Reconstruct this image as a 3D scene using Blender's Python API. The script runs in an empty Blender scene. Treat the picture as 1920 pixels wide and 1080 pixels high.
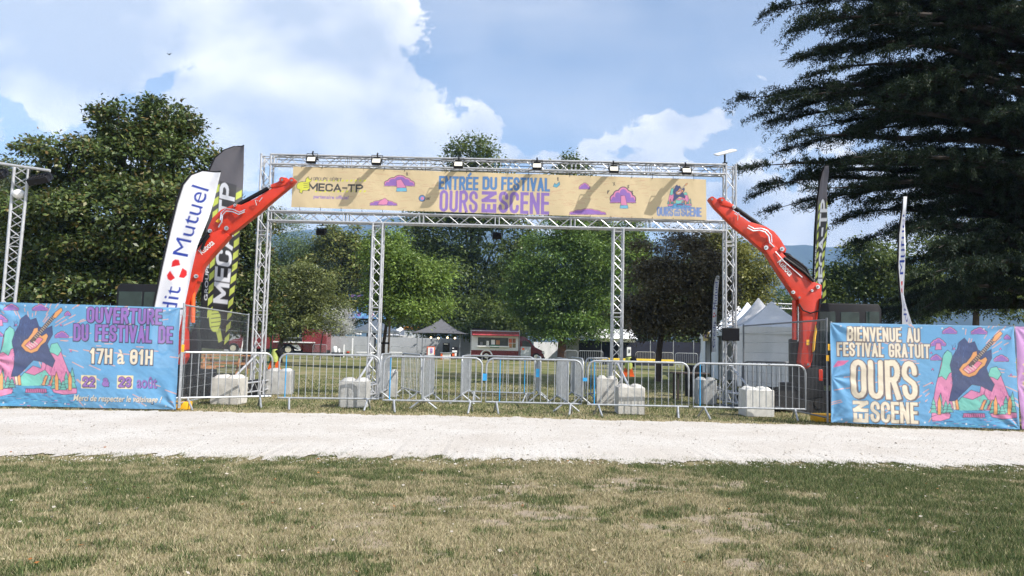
import bpy, bmesh, math, random
import numpy as np
from mathutils import Vector, Matrix
R = math.radians
random.seed(7)
RNG = np.random.default_rng(11)
SC = bpy.context.scene
COL = SC.collection

# ------------------------------------------------------------------ camera
F, W_, H_ = 1400.0, 1920.0, 1080.0
PITCH, ROLL, CAMZ = math.atan(108 / 1400), R(1.3), 1.37
_r0, _u0 = Vector((1, 0, 0)), Vector((0, -math.sin(PITCH), math.cos(PITCH)))
CF = Vector((0, math.cos(PITCH), math.sin(PITCH)))
CR = math.cos(ROLL) * _r0 + math.sin(ROLL) * _u0
CU = -math.sin(ROLL) * _r0 + math.cos(ROLL) * _u0
CP = Vector((0, 0, CAMZ))
cam = bpy.data.objects.new('camera', bpy.data.cameras.new('camera'))
cam.data.sensor_width = 36; cam.data.lens = 36 * F / W_
cam.data.clip_start = 0.1; cam.data.clip_end = 12000
cam.matrix_world = Matrix(((CR.x, CU.x, -CF.x, 0), (CR.y, CU.y, -CF.y, 0), (CR.z, CU.z, -CF.z, CAMZ), (0, 0, 0, 1)))
COL.objects.link(cam); SC.camera = cam

def ray(px, py): return CR * ((px - 960) / F) + CU * ((540 - py) / F) + CF
def at(px, py, Y):
    d = ray(px, py); return CP + d * (Y / d.y)
def gp(px, py):
    d = ray(px, py); return CP + d * (-CAMZ / d.z)
def xat(px, Y, z=0.0):
    """world x where column px meets depth Y at height z"""
    y0 = 640
    for _ in range(4):
        p = at(px, y0, Y); y0 -= (z - p.z) * F / Y
    return at(px, y0, Y).x
def hit(px, py, P, n):
    d = ray(px, py); t = (Vector(P) - CP).dot(n) / d.dot(n); return CP + d * t

# ------------------------------------------------------------------ world: daylight sky with cumulus
SUN = Vector((0.80, -0.44, 0.90)).normalized()
SUN_EL = math.asin(SUN.z); SUN_ROT = math.atan2(SUN.x, SUN.y)
wd = bpy.data.worlds.new('World'); SC.world = wd; wd.use_nodes = True
NT = wd.node_tree; NT.nodes.clear()
class G:
    """tiny node-building helper"""
    def __init__(s, nt): s.nt = nt
    def n(s, t, **k):
        x = s.nt.nodes.new(t)
        for a, b in k.items(): setattr(x, a, b)
        return x
    def l(s, a, b): s.nt.links.new(a, b)
    def put(s, sock, v):
        if isinstance(v, bpy.types.NodeSocket): s.l(v, sock)
        else: sock.default_value = v
    def m(s, op, a, b=0.0, c=None, clamp=False):
        x = s.n('ShaderNodeMath', operation=op, use_clamp=clamp)
        s.put(x.inputs[0], a); s.put(x.inputs[1], b)
        if c is not None: s.put(x.inputs[2], c)
        return x.outputs[0]
    def noise(s, vec, scale, detail=4, rough=0.55, dist=0.0, dims='3D'):
        x = s.n('ShaderNodeTexNoise', noise_dimensions=dims)
        if vec is not None: s.l(vec, x.inputs['Vector'])
        x.inputs['Scale'].default_value = scale; x.inputs['Detail'].default_value = detail
        x.inputs['Roughness'].default_value = rough; x.inputs['Distortion'].default_value = dist
        return x.outputs['Fac']
    def ramp(s, fac, a, b, lo=0.0, hi=1.0, smooth=True):
        x = s.n('ShaderNodeMapRange', interpolation_type='SMOOTHSTEP' if smooth else 'LINEAR')
        s.put(x.inputs['Value'], fac)
        for nme, v in (('From Min', a), ('From Max', b), ('To Min', lo), ('To Max', hi)): s.put(x.inputs[nme], v)
        return x.outputs['Result']
    def mix(s, fac, a, b):
        x = s.n('ShaderNodeMix', data_type='RGBA')
        s.put(x.inputs[0], fac)
        for i, v in ((6, a), (7, b)):
            s.put(x.inputs[i], v if isinstance(v, bpy.types.NodeSocket) else (v[0], v[1], v[2], 1))
        return x.outputs[2]
    def vec(s, x, y, z):
        c = s.n('ShaderNodeCombineXYZ')
        for i, v in enumerate((x, y, z)): s.put(c.inputs[i], v)
        return c.outputs[0]
def lin(r, g, b):
    f = lambda c: c / 12.92 if c <= 0.04045 else ((c + 0.055) / 1.055) ** 2.4
    return (f(r / 255), f(g / 255), f(b / 255))

g = G(NT)
tc = g.n('ShaderNodeTexCoord'); sep = g.n('ShaderNodeSeparateXYZ'); g.l(tc.outputs['Generated'], sep.inputs[0])
ay = g.m('MAXIMUM', g.m('ABSOLUTE', sep.outputs[1]), 0.05)
S = g.m('DIVIDE', sep.outputs[0], ay); T = g.m('DIVIDE', sep.outputs[2], ay)
P = g.vec(S, T, 0.0)
w1 = g.m('MULTIPLY', g.m('SUBTRACT', g.noise(P, 7.0, 5, 0.55), 0.5), 0.16)
w2 = g.m('MULTIPLY', g.m('SUBTRACT', g.noise(g.vec(S, T, 3.7), 7.0, 5, 0.55), 0.5), 0.16)
Sw, Tw = g.m('ADD', S, w1), g.m('ADD', T, w2)
BLOBS = [  # cloud masses as (x, y, rx, ry) in the photograph's pixels, turned into directions
    (60, 30, 360, 170), (330, 30, 340, 140), (560, 60, 250, 170), (560, 170, 240, 120), (690, 110, 80, 80), (90, 150, 190, 80),
    (420, 225, 150, 80), (600, 240, 280, 130), (760, 275, 190, 95), (880, 260, 80, 50), (930, 300, 90, 40), (1010, 300, 50, 22),
    (1150, 268, 70, 40), (1205, 262, 60, 34), (1275, 232, 76, 42), (1140, 315, 170, 44), (1240, 300, 90, 30), (1400, 315, 45, 32), (1410, 395, 110, 80),
    (1540, 282, 60, 24), (1640, 400, 200, 110), (640, 420, 240, 60), (1405, 138, 16, 14), (-8, 260, 26, 24), (300, 300, 220, 60), (1000, 400, 500, 50),
    (-400, 60, 300, 160), (-300, 300, 260, 100), (2200, 100, 240, 120), (2500, 330, 300, 100)]
field = None
for (bx, by, rx, ry) in BLOBS:
    d = ray(bx, by); s0, t0 = d.x / d.y, d.z / d.y
    e = g.m('ADD', g.m('POWER', g.m('MULTIPLY', g.m('SUBTRACT', Sw, s0), F / rx), 2.0), g.m('POWER', g.m('MULTIPLY', g.m('SUBTRACT', Tw, t0), F / ry), 2.0))
    e = g.m('MULTIPLY', g.m('SUBTRACT', 1.0, g.m('SQRT', e)), min(rx, ry) / 90.0)
    field = e if field is None else g.m('SMOOTH_MAX', field, e, 0.12)
billow = g.noise(g.vec(S, g.m('MULTIPLY', T, 1.25), 1.3), 15.0, 7, 0.58, 0.25)
puff = g.noise(g.vec(S, g.m('MULTIPLY', T, 1.15), 7.7), 42.0, 5, 0.6)
alpha = g.ramp(g.m('ADD', g.m('ADD', field, g.m('MULTIPLY', g.m('SUBTRACT', billow, 0.5), 1.15)), g.m('MULTIPLY', g.m('SUBTRACT', puff, 0.5), 0.45)), -0.05, 0.15)
behind = g.ramp(g.noise(tc.outputs['Generated'], 2.6, 6, 0.55), 0.5, 0.62)
front = g.ramp(sep.outputs[1], -0.02, 0.06)
alpha = g.m('ADD', g.m('MULTIPLY', alpha, front), g.m('MULTIPLY', behind, g.m('SUBTRACT', 1.0, front)), clamp=True)
up = g.ramp(sep.outputs[2], 0.9, 0.5)
alpha = g.m('MULTIPLY', alpha, g.ramp(sep.outputs[2], -0.02, 0.03))
thin = g.ramp(g.noise(g.vec(g.m('MULTIPLY', S, 0.5), g.m('MULTIPLY', T, 2.4), 9.0), 3.0, 5, 0.6), 0.32, 0.8, 0.14, 0.36)
# cloud tone: bright towards the sun, grey-blue in the thick undersides
lit1 = g.noise(g.vec(S, g.m('MULTIPLY', T, 1.3), 5.0), 5.2, 6, 0.5, 0.2)
lit2 = g.noise(g.vec(g.m('ADD', S, 0.045), g.m('MULTIPLY', g.m('ADD', T, 0.05), 1.3), 5.0), 5.2, 6, 0.5, 0.2)
relief = g.m('SUBTRACT', lit1, lit2)
edge = g.ramp(field, 0.75, 0.0)
tone = g.m('ADD', g.m('ADD', g.m('MULTIPLY', relief, 2.6), 0.36), g.m('MULTIPLY', edge, 0.42))
lefty = g.ramp(S, -0.62, -0.30, -0.30, 0.0)
tone = g.m('ADD', tone, lefty, clamp=True)
ccol = g.mix(tone, lin(188, 198, 214), lin(252, 251, 250))
sky = g.n('ShaderNodeTexSky', sky_type='NISHITA'); sky.sun_disc = False
sky.sun_elevation = SUN_EL; sky.sun_rotation = SUN_ROT; sky.altitude = 250; sky.air_density = 1.0; sky.dust_density = 1.6; sky.ozone_density = 1.3
SKYK, CLOUDK, EXPO = 0.125, 0.84, 0.80
b1 = g.n('ShaderNodeBackground'); b2 = g.n('ShaderNodeBackground')
g.l(sky.outputs[0], b1.inputs[0]); b1.inputs[1].default_value = SKYK
g.l(ccol, b2.inputs[0]); b2.inputs[1].default_value = CLOUDK
allc = g.m('MAXIMUM', alpha, thin)
mx = g.n('ShaderNodeMixShader'); g.l(allc, mx.inputs[0]); g.l(b1.outputs[0], mx.inputs[1]); g.l(b2.outputs[0], mx.inputs[2])
wo = g.n('ShaderNodeOutputWorld'); g.l(mx.outputs[0], wo.inputs[0])
wd.cycles.sampling_method = 'MANUAL'; wd.cycles.sample_map_resolution = 512

sun = bpy.data.objects.new('sun', bpy.data.lights.new('sun', 'SUN'))
sun.data.energy = 4.6; sun.data.angle = R(0.5); sun.data.color = (1.0, 0.95, 0.88)
sun.rotation_euler = (-SUN).to_track_quat('-Z', 'Y').to_euler(); sun.location = (20, -12, 30)
COL.objects.link(sun)
SC.view_settings.view_transform = 'Standard'; SC.view_settings.look = 'None'
SC.view_settings.exposure = EXPO; SC.view_settings.gamma = 1.0; SC.view_settings.use_curve_mapping = False
SC.cycles.max_bounces = 6; SC.cycles.diffuse_bounces = 2; SC.cycles.glossy_bounces = 3; SC.cycles.transmission_bounces = 4
SC.cycles.transparent_max_bounces = 16; SC.cycles.volume_bounces = 0; SC.cycles.sample_clamp_indirect = 6
SC.cycles.use_denoising = True; SC.cycles.use_adaptive_sampling = True; SC.cycles.adaptive_threshold = 0.02

# ------------------------------------------------------------------ mesh + object helpers
def tag(o, label=None, cat=None, group=None, kind=None):
    if label: o['label'] = label
    if cat: o['category'] = cat
    if group: o['group'] = group
    if kind: o['kind'] = kind
    return o
def thing(name, label, cat, loc=(0, 0, 0), rz=0.0, group=None):
    o = bpy.data.objects.new(name, None); COL.objects.link(o); o.empty_display_size = 0.2
    o.location = loc; o.rotation_euler = (0, 0, rz)
    return tag(o, label, cat, group)
def frame_of(d):
    d = Vector(d).normalized()
    a = Vector((0, 0, 1)) if abs(d.z) < 0.9 else Vector((1, 0, 0))
    x = d.cross(a).normalized(); return x, x.cross(d).normalized()
class MB:
    def __init__(s): s.v = []; s.f = []; s.mi = []; s.cur = 0
    def mat(s, i): s.cur = i; return s
    def add(s, vs, fs):
        k = len(s.v); s.v += [tuple(v) for v in vs]
        for f in fs: s.f.append(tuple(i + k for i in f)); s.mi.append(s.cur)
        return s
    def box(s, c, sz, rz=0.0, M=None):
        hx, hy, hz = sz[0] / 2, sz[1] / 2, sz[2] / 2
        co, si = math.cos(rz), math.sin(rz); vs = []
        for x, y, z in ((-hx, -hy, -hz), (hx, -hy, -hz), (hx, hy, -hz), (-hx, hy, -hz), (-hx, -hy, hz), (hx, -hy, hz), (hx, hy, hz), (-hx, hy, hz)):
            p = M @ Vector((x, y, z)) if M is not None else Vector((x * co - y * si, x * si + y * co, z))
            vs.append((p.x + c[0], p.y + c[1], p.z + c[2]))
        return s.add(vs, [(0, 3, 2, 1), (4, 5, 6, 7), (0, 1, 5, 4), (1, 2, 6, 5), (2, 3, 7, 6), (3, 0, 4, 7)])
    def tube(s, pts, r, n=8, closed=False, cap=True):
        pts = [Vector(p) for p in pts]; N = len(pts); vs = []; fs = []
        rr = r if isinstance(r, (list, tuple)) else [r] * N
        px = None
        for i, p in enumerate(pts):
            if closed: d = pts[(i + 1) % N] - pts[i - 1]
            else: d = pts[min(i + 1, N - 1)] - pts[max(i - 1, 0)]
            if d.length < 1e-9: d = Vector((0, 0, 1))
            d.normalize()
            if px is None: x, y = frame_of(d)
            else:
                x = px - d * px.dot(d); x = x.normalized() if x.length > 1e-6 else frame_of(d)[0]; y = d.cross(x)
            px = x
            if px is not None and i == 0: y = d.cross(x)
            for k in range(n):
                a = 2 * math.pi * k / n; vs.append(p + (x * math.cos(a) + y * math.sin(a)) * rr[i])
        for i in range(N if closed else N - 1):
            j = (i + 1) % N
            for k in range(n): fs.append((i * n + k, i * n + (k + 1) % n, j * n + (k + 1) % n, j * n + k))
        if cap and not closed: fs += [tuple(range(n))[::-1], tuple((N - 1) * n + k for k in range(n))]
        return s.add(vs, fs)
    def prism(s, poly, o, ex, ey, t):
        """2-D polygon in the (ex, ey) plane at o, thickness t centred"""
        o, ex, ey = Vector(o), Vector(ex), Vector(ey); nz = ex.cross(ey).normalized(); N = len(poly)
        vs = [o + ex * x + ey * y + nz * (t / 2) for x, y in poly] + [o + ex * x + ey * y - nz * (t / 2) for x, y in poly]
        return s.add(vs, [tuple(range(N)), tuple(range(2 * N - 1, N - 1, -1))] + [(i, i + N, (i + 1) % N + N, (i + 1) % N) for i in range(N)])
    def slab(s, pts, off):
        """closed 3-D outline pushed along off"""
        N = len(pts); pts = [Vector(p) for p in pts]; off = Vector(off)
        return s.add(pts + [p + off for p in pts], [tuple(range(N)), tuple(range(2 * N - 1, N - 1, -1))] + [(i, i + N, (i + 1) % N + N, (i + 1) % N) for i in range(N)])
    def ball(s, c, r, nu=12, nv=8):
        r = r if isinstance(r, (tuple, list)) else (r, r, r); vs = []; fs = []
        for j in range(nv + 1):
            a = math.pi * j / nv
            for i in range(nu):
                b = 2 * math.pi * i / nu
                vs.append((c[0] + r[0] * math.sin(a) * math.cos(b), c[1] + r[1] * math.sin(a) * math.sin(b), c[2] + r[2] * math.cos(a)))
        for j in range(nv):
            for i in range(nu): fs.append((j * nu + i, (j + 1) * nu + i, (j + 1) * nu + (i + 1) % nu, j * nu + (i + 1) % nu))
        return s.add(vs, fs)
    def disc(s, c, axis, r, t, n=16):
        a = Vector(axis).normalized(); return s.tube([Vector(c) - a * t / 2, Vector(c) + a * t / 2], r, n)
    def build(s, name, mats, parent=None, bevel=0.0, smooth=True, world=True, seg=1):
        me = bpy.data.meshes.new(name)
        off = parent_offset(parent) if (parent is not None and world) else Vector((0, 0, 0))
        me.from_pydata([(v[0] - off.x, v[1] - off.y, v[2] - off.z) for v in s.v], [], s.f)
        for m in (mats if isinstance(mats, (list, tuple)) else [mats]): me.materials.append(m)
        me.polygons.foreach_set('material_index', s.mi)
        bm = bmesh.new(); bm.from_mesh(me)
        bmesh.ops.recalc_face_normals(bm, faces=bm.faces)
        if bevel:
            es = [e for e in bm.edges if len(e.link_faces) == 2 and e.calc_face_angle(0) > R(25)]
            bmesh.ops.bevel(bm, geom=es, offset=bevel, segments=seg, affect='EDGES', profile=0.6, clamp_overlap=True)
        bm.to_mesh(me); bm.free()
        if smooth:
            me.polygons.foreach_set('use_smooth', [True] * len(me.polygons)); me.set_sharp_from_angle(angle=R(38))
        ob = bpy.data.objects.new(name, me); COL.objects.link(ob)
        if parent is not None: ob.parent = parent
        return ob
def parent_offset(p):
    o = Vector((0, 0, 0))
    while p is not None: o += p.location; p = p.parent
    return o
def copy_tree(o, parent=None):
    c = o.copy(); COL.objects.link(c); c.parent = parent
    for ch in list(o.children): copy_tree(ch, c)
    return c
def np_mesh(name, verts, faces, mat, parent=None, colors=None, smooth=False):
    """fast mesh from numpy arrays (all faces the same size)"""
    verts = np.asarray(verts, np.float32); faces = np.asarray(faces, np.int32); k = faces.shape[1]
    off = parent_offset(parent) if parent is not None else Vector((0, 0, 0))
    verts = verts - np.array(off, np.float32)
    me = bpy.data.meshes.new(name)
    me.vertices.add(len(verts)); me.vertices.foreach_set('co', verts.ravel())
    me.loops.add(faces.size); me.loops.foreach_set('vertex_index', faces.ravel())
    me.polygons.add(len(faces)); me.polygons.foreach_set('loop_start', np.arange(0, faces.size, k, dtype=np.int32))
    me.update(calc_edges=True)
    if smooth: me.polygons.foreach_set('use_smooth', np.ones(len(faces), bool))
    if colors is not None:
        ca = me.color_attributes.new('tint', 'FLOAT_COLOR', 'POINT')
        c4 = np.ones((len(verts), 4), np.float32); c4[:, :3] = colors; ca.data.foreach_set('color', c4.ravel())
    me.materials.append(mat)
    ob = bpy.data.objects.new(name, me); COL.objects.link(ob)
    if parent is not None: ob.parent = parent
    return ob

# ------------------------------------------------------------------ materials
def new_mat(name):
    m = bpy.data.materials.new(name); m.use_nodes = True; nt = m.node_tree
    return m, G(nt), nt.nodes['Principled BSDF']
def pm(name, rgb, rough=0.6, metal=0.0, var=0.12, scale=6.0, bump=0.0, bscale=60.0, spec=0.5, dirt=None, coat=0.0):
    """principled paint with some tonal wear"""
    m, g, p = new_mat(name)
    t = g.n('ShaderNodeTexCoord'); o = t.outputs['Object']
    n1 = g.noise(o, scale, 5, 0.6)
    lo = tuple(c * (1 - var) for c in rgb); hi = tuple(min(1, c * (1 + var)) for c in rgb)
    c = g.mix(g.ramp(n1, 0.3, 0.7), lo, hi)
    if dirt:
        c = g.mix(g.ramp(g.noise(o, scale * 0.5, 6, 0.65), 0.5, 0.75, 0, 0.55), c, dirt)
    g.l(c, p.inputs['Base Color']); p.inputs['Roughness'].default_value = rough; p.inputs['Metallic'].default_value = metal
    p.inputs['Specular IOR Level'].default_value = spec; p.inputs['Coat Weight'].default_value = coat
    g.l(g.ramp(n1, 0.2, 0.8, max(0.03, rough - 0.08), min(1, rough + 0.1)), p.inputs['Roughness'])
    if bump:
        b = g.n('ShaderNodeBump'); b.inputs['Strength'].default_value = bump; b.inputs['Distance'].default_value = 0.02
        g.l(g.noise(o, bscale, 4, 0.6), b.inputs['Height']); g.l(b.outputs[0], p.inputs['Normal'])
    return m
def cloth_mat(name, sheer=0.0, bump=0.15, trans=0.15, rough=0.6):
    """printed fabric: the print is the mesh's own colour attribute"""
    m, g, p = new_mat(name)
    a = g.n('ShaderNodeAttribute', attribute_name='tint'); t = g.n('ShaderNodeTexCoord')
    g.l(a.outputs['Color'], p.inputs['Base Color']); p.inputs['Roughness'].default_value = rough; p.inputs['Specular IOR Level'].default_value = 0.3
    b = g.n('ShaderNodeBump'); b.inputs['Strength'].default_value = bump; b.inputs['Distance'].default_value = 0.06
    g.l(g.noise(t.outputs['Object'], 2.2, 3, 0.5, 0.6), b.inputs['Height']); g.l(b.outputs[0], p.inputs['Normal'])
    tr = g.n('ShaderNodeBsdfTranslucent'); g.l(a.outputs['Color'], tr.inputs[0])
    mx = g.n('ShaderNodeMixShader'); mx.inputs[0].default_value = trans
    g.l(p.outputs[0], mx.inputs[1]); g.l(tr.outputs[0], mx.inputs[2]); out = mx.outputs[0]
    if sheer:
        tp = g.n('ShaderNodeBsdfTransparent'); m2 = g.n('ShaderNodeMixShader'); m2.inputs[0].default_value = sheer
        g.l(out, m2.inputs[1]); g.l(tp.outputs[0], m2.inputs[2]); out = m2.outputs[0]
    g.l(out, g.nt.nodes['Material Output'].inputs[0])
    return m
def leaf_mat(name, rough=0.5, trans=0.35, spec=0.4):
    m, g, p = new_mat(name)
    a = g.n('ShaderNodeAttribute', attribute_name='tint')
    g.l(a.outputs['Color'], p.inputs['Base Color']); p.inputs['Roughness'].default_value = rough; p.inputs['Specular IOR Level'].default_value = spec
    tr = g.n('ShaderNodeBsdfTranslucent')
    h = g.n('ShaderNodeHueSaturation'); h.inputs['Value'].default_value = 1.3; h.inputs['Hue'].default_value = 0.485; g.l(a.outputs['Color'], h.inputs['Color']); g.l(h.outputs[0], tr.inputs[0])
    mx = g.n('ShaderNodeMixShader'); mx.inputs[0].default_value = trans
    g.l(p.outputs[0], mx.inputs[1]); g.l(tr.outputs[0], mx.inputs[2]); g.l(mx.outputs[0], g.nt.nodes['Material Output'].inputs[0])
    return m
ALU = pm('aluminium', (0.47, 0.48, 0.50), 0.38, 0.35, 0.08, 9)
GALV = pm('galvanised_steel', (0.36, 0.38, 0.40), 0.45, 0.4, 0.16, 14)
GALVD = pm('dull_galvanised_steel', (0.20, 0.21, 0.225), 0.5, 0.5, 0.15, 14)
BLACK = pm('black_plastic', (0.012, 0.012, 0.014), 0.5, spec=0.22)
RUBBER = pm('black_rubber', (0.016, 0.016, 0.017), 0.8, spec=0.2, bump=0.3, dirt=(0.09, 0.075, 0.06))
REDP = pm('orange_red_paint', (0.56, 0.034, 0.012), 0.38, 0.0, 0.10, 5, coat=0.12, dirt=(0.30, 0.05, 0.03))
ORANGEP = pm('bright_orange_paint', (0.78, 0.12, 0.02), 0.4)
STEEL = pm('bright_steel', (0.72, 0.73, 0.75), 0.25, 0.9)
CONC = pm('pale_concrete', (0.50, 0.48, 0.44), 0.85, 0, 0.2, 4, 0.6, 45, dirt=(0.24, 0.22, 0.19))
CONCG = pm('grey_concrete', (0.40, 0.40, 0.385), 0.85, 0, 0.2, 4, 0.6, 45, dirt=(0.21, 0.20, 0.18))
CONCW = pm('white_concrete', (0.62, 0.61, 0.57), 0.85, 0, 0.1, 5, 0.4, 45, dirt=(0.42, 0.40, 0.36))
WHITE = pm('white_paint', (0.78, 0.78, 0.77), 0.5, var=0.05)
PVCW = pm('white_tent_fabric', (0.90, 0.91, 0.92), 0.55, var=0.03, bump=0.15, bscale=3)
PVCG = pm('grey_white_fabric', (0.36, 0.375, 0.39), 0.7, var=0.06, bump=0.2, bscale=3)
PVCD = pm('charcoal_fabric', (0.11, 0.11, 0.118), 0.7, var=0.08, bump=0.15, bscale=3)
BLUEP = pm('blue_paint', (0.03, 0.30, 0.62), 0.45)
YELP = pm('yellow_plastic', (0.80, 0.42, 0.02), 0.5)
TYEL = pm('yellow_board', (0.85, 0.58, 0.05), 0.5)
REDV = pm('dark_red_paint', (0.17, 0.013, 0.017), 0.3, coat=0.4, var=0.08)
GREENP = pm('green_paint', (0.02, 0.22, 0.10), 0.5)
LIME = pm('lime_fabric', (0.42, 0.49, 0.13), 0.7)
WOOD = pm('orange_wood', (0.42, 0.20, 0.09), 0.6, var=0.2, scale=8)
WOODD = pm('dark_wood', (0.05, 0.035, 0.028), 0.6, var=0.2)
POST = pm('grey_brown_stake', (0.22, 0.16, 0.12), 0.8, var=0.2)
BARK = pm('tree_bark', (0.075, 0.055, 0.042), 0.9, 0, 0.3, 5, 0.8, 18)
BARKR = pm('red_brown_bark', (0.16, 0.085, 0.055), 0.9, 0, 0.35, 3, 0.9, 14)
def glass_mat(name, rgb):
    m, g, p = new_mat(name)
    t = g.n('ShaderNodeTexCoord'); c = g.mix(g.ramp(g.noise(t.outputs['Object'], 2.5, 3), 0.35, 0.65), tuple(x * 0.6 for x in rgb), rgb)
    g.l(c, p.inputs['Base Color']); p.inputs['Roughness'].default_value = 0.05; p.inputs['Specular IOR Level'].default_value = 0.5
    return m
GLASS = glass_mat('dark_glass', (0.03, 0.05, 0.046))
TVGLASS = pm('switched_off_screen', (0.010, 0.010, 0.012), 0.35, spec=0.2)
def emit_mat(name, rgb, k):
    m, g, p = new_mat(name); p.inputs['Base Color'].default_value = (*rgb, 1); p.inputs['Emission Color'].default_value = (*rgb, 1); p.inputs['Emission Strength'].default_value = k
    t = g.n('ShaderNodeTexCoord'); g.l(g.mix(g.noise(t.outputs['Object'], 3), tuple(c * 0.85 for c in rgb), rgb), p.inputs['Emission Color'])
    return m
LENS = pm('lamp_lens', (0.75, 0.72, 0.62), 0.25, var=0.08)
BULB = emit_mat('warm_bulb', (1.0, 0.72, 0.4), 3.0)

# value noise in numpy: patches of green, dry grass and bare soil share it
def vnoise(x, y, seed=0):
    x = np.asarray(x, float); y = np.asarray(y, float)
    xi, yi = np.floor(x).astype(np.int64), np.floor(y).astype(np.int64); fx, fy = x - xi, y - yi
    fx, fy = fx * fx * (3 - 2 * fx), fy * fy * (3 - 2 * fy)
    def h(a, b):
        n = (a * 374761393 + b * 668265263 + seed * 974634777) & 0xffffffff
        n = ((n ^ (n >> 13)) * 1274126177) & 0xffffffff
        return ((n ^ (n >> 16)) & 0xffff) / 65535.0
    return (h(xi, yi) * (1 - fx) + h(xi + 1, yi) * fx) * (1 - fy) + (h(xi, yi + 1) * (1 - fx) + h(xi + 1, yi + 1) * fx) * fy
def fbm(x, y, sc, seed=0, octv=4):
    t, a, s = 0, 0.5, sc
    for i in range(octv): t = t + a * vnoise(np.asarray(x) * s, np.asarray(y) * s, seed + i); a *= 0.5; s *= 2.03
    return t / (1 - 0.5 ** octv)
# ------------------------------------------------------------------ setting: ground, gravel path, grass, hills
def quad_fit(pts):
    xs = [p.x for p in pts]; ys = [p.y for p in pts]; c = np.polyfit(xs, ys, 2)
    def f(x):
        xc = np.clip(x, -13, 13); y = np.polyval(c, xc); return y + (x - xc) * (2 * c[0] * xc + c[1])
    return f
far_edge = quad_fit([gp(0, 767), gp(960, 784), gp(1920, 811)])
near_edge = quad_fit([gp(0, 857), gp(960, 861), gp(1920, 879)])
def sstep(v, a, b):
    t = np.clip((v - a) / (b - a), 0, 1); return t * t * (3 - 2 * t)
def greenness(x, y):
    """share of living grass at a ground point (0 straw, 1 green)"""
    x = np.asarray(x, float); y = np.asarray(y, float)
    n = fbm(x, y, 0.55, 3, 5) - 0.5; n2 = fbm(x, y, 2.6, 9, 4) - 0.5; n3 = fbm(x, y * 1.5, 5.0, 29, 4) - 0.5
    right = sstep(x + 0.55 * (y - 6.5) * 0.9, 1.2, 3.6)
    left = sstep(-x, 0.3, 2.2) * sstep(y, 5.6, 7.3)
    fg = 0.13 + 0.74 * right + 0.42 * left + 0.9 * n + 1.5 * n2 + 2.0 * n3 - 0.22 * sstep(y - near_edge(x) + 0.75, 0, 0.6)
    bk = 0.52 + 0.6 * n + 0.45 * n2 + 0.08 * sstep(y, 20, 40) - 0.35 * sstep(far_edge(x) + 0.75 - y, 0, 0.7)
    return np.clip(np.where(y > 12.0, bk, fg), 0, 1)
def bareness(x, y):
    x = np.asarray(x, float); y = np.asarray(y, float)
    b = sstep(fbm(x, y * 1.7, 1.9, 21, 5), 0.48, 0.64) * sstep(fbm(x, y, 9.0, 57, 3), 0.3, 0.62) * sstep(2.6 - np.abs(x - 0.9), -0.6, 1.4) * sstep(8.9 - y, 0, 1.0)
    return np.clip(np.where(y > 12.0, 0.25 * sstep(fbm(x, y, 0.9, 33, 3), 0.6, 0.75), b), 0, 1)
def axis(parts): return np.unique(np.concatenate([np.linspace(a, b, n) for a, b, n in parts]))
gx = axis([(-4400, -400, 12), (-400, -40, 30), (-40, -14, 60), (-14, 14, 420), (14, 40, 60), (40, 400, 30), (400, 4400, 12)])
gy = axis([(-200, 0, 12), (0, 3, 10), (3, 10, 160), (10, 13, 8), (13, 24, 180), (24, 60, 90), (60, 400, 40), (400, 3400, 16)])
GX, GY = np.meshgrid(gx, gy)
def grid_faces(nx, ny):
    i = np.arange(nx - 1)[None, :] + nx * np.arange(ny - 1)[:, None]; i = i.ravel()
    return np.stack([i, i + 1, i + 1 + nx, i + nx], 1)
gr, ba = greenness(GX, GY), bareness(GX, GY)
gz = 0.012 * (fbm(GX, GY, 0.7, 50, 3) - 0.5) * (np.abs(GX) < 40) * (GY < 60)
gm, g, p = new_mat('lawn_soil')
a = g.n('ShaderNodeAttribute', attribute_name='tint'); sp = g.n('ShaderNodeSeparateColor'); g.l(a.outputs['Color'], sp.inputs[0])
t = g.n('ShaderNodeTexCoord'); o = t.outputs['Object']
n1 = g.noise(o, 9.0, 6, 0.7); n2 = g.noise(o, 55.0, 4, 0.7)
gmix = g.ramp(g.m('ADD', sp.outputs[0], g.m('MULTIPLY', g.m('SUBTRACT', n1, 0.5), 0.9)), 0.25, 0.75)
dry = g.mix(n2, (0.19, 0.155, 0.085), (0.40, 0.34, 0.205)); grn = g.mix(n2, (0.06, 0.078, 0.024), (0.165, 0.185, 0.065))
soil = g.mix(n2, (0.22, 0.175, 0.125), (0.42, 0.35, 0.27))
c = g.mix(sp.outputs[1], g.mix(gmix, dry, grn), soil)
g.l(c, p.inputs['Base Color']); p.inputs['Roughness'].default_value = 0.95; p.inputs['Specular IOR Level'].default_value = 0.1
b = g.n('ShaderNodeBump'); b.inputs['Strength'].default_value = 0.7; b.inputs['Distance'].default_value = 0.03
g.l(g.noise(o, 40, 5, 0.7), b.inputs['Height']); g.l(b.outputs[0], p.inputs['Normal'])
cols = np.stack([gr.ravel(), ba.ravel(), np.zeros(gr.size)], 1)
tag(np_mesh('ground', np.stack([GX.ravel(), GY.ravel(), gz.ravel() - 0.008], 1), grid_faces(len(gx), len(gy)), gm, colors=cols), kind='structure')

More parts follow.
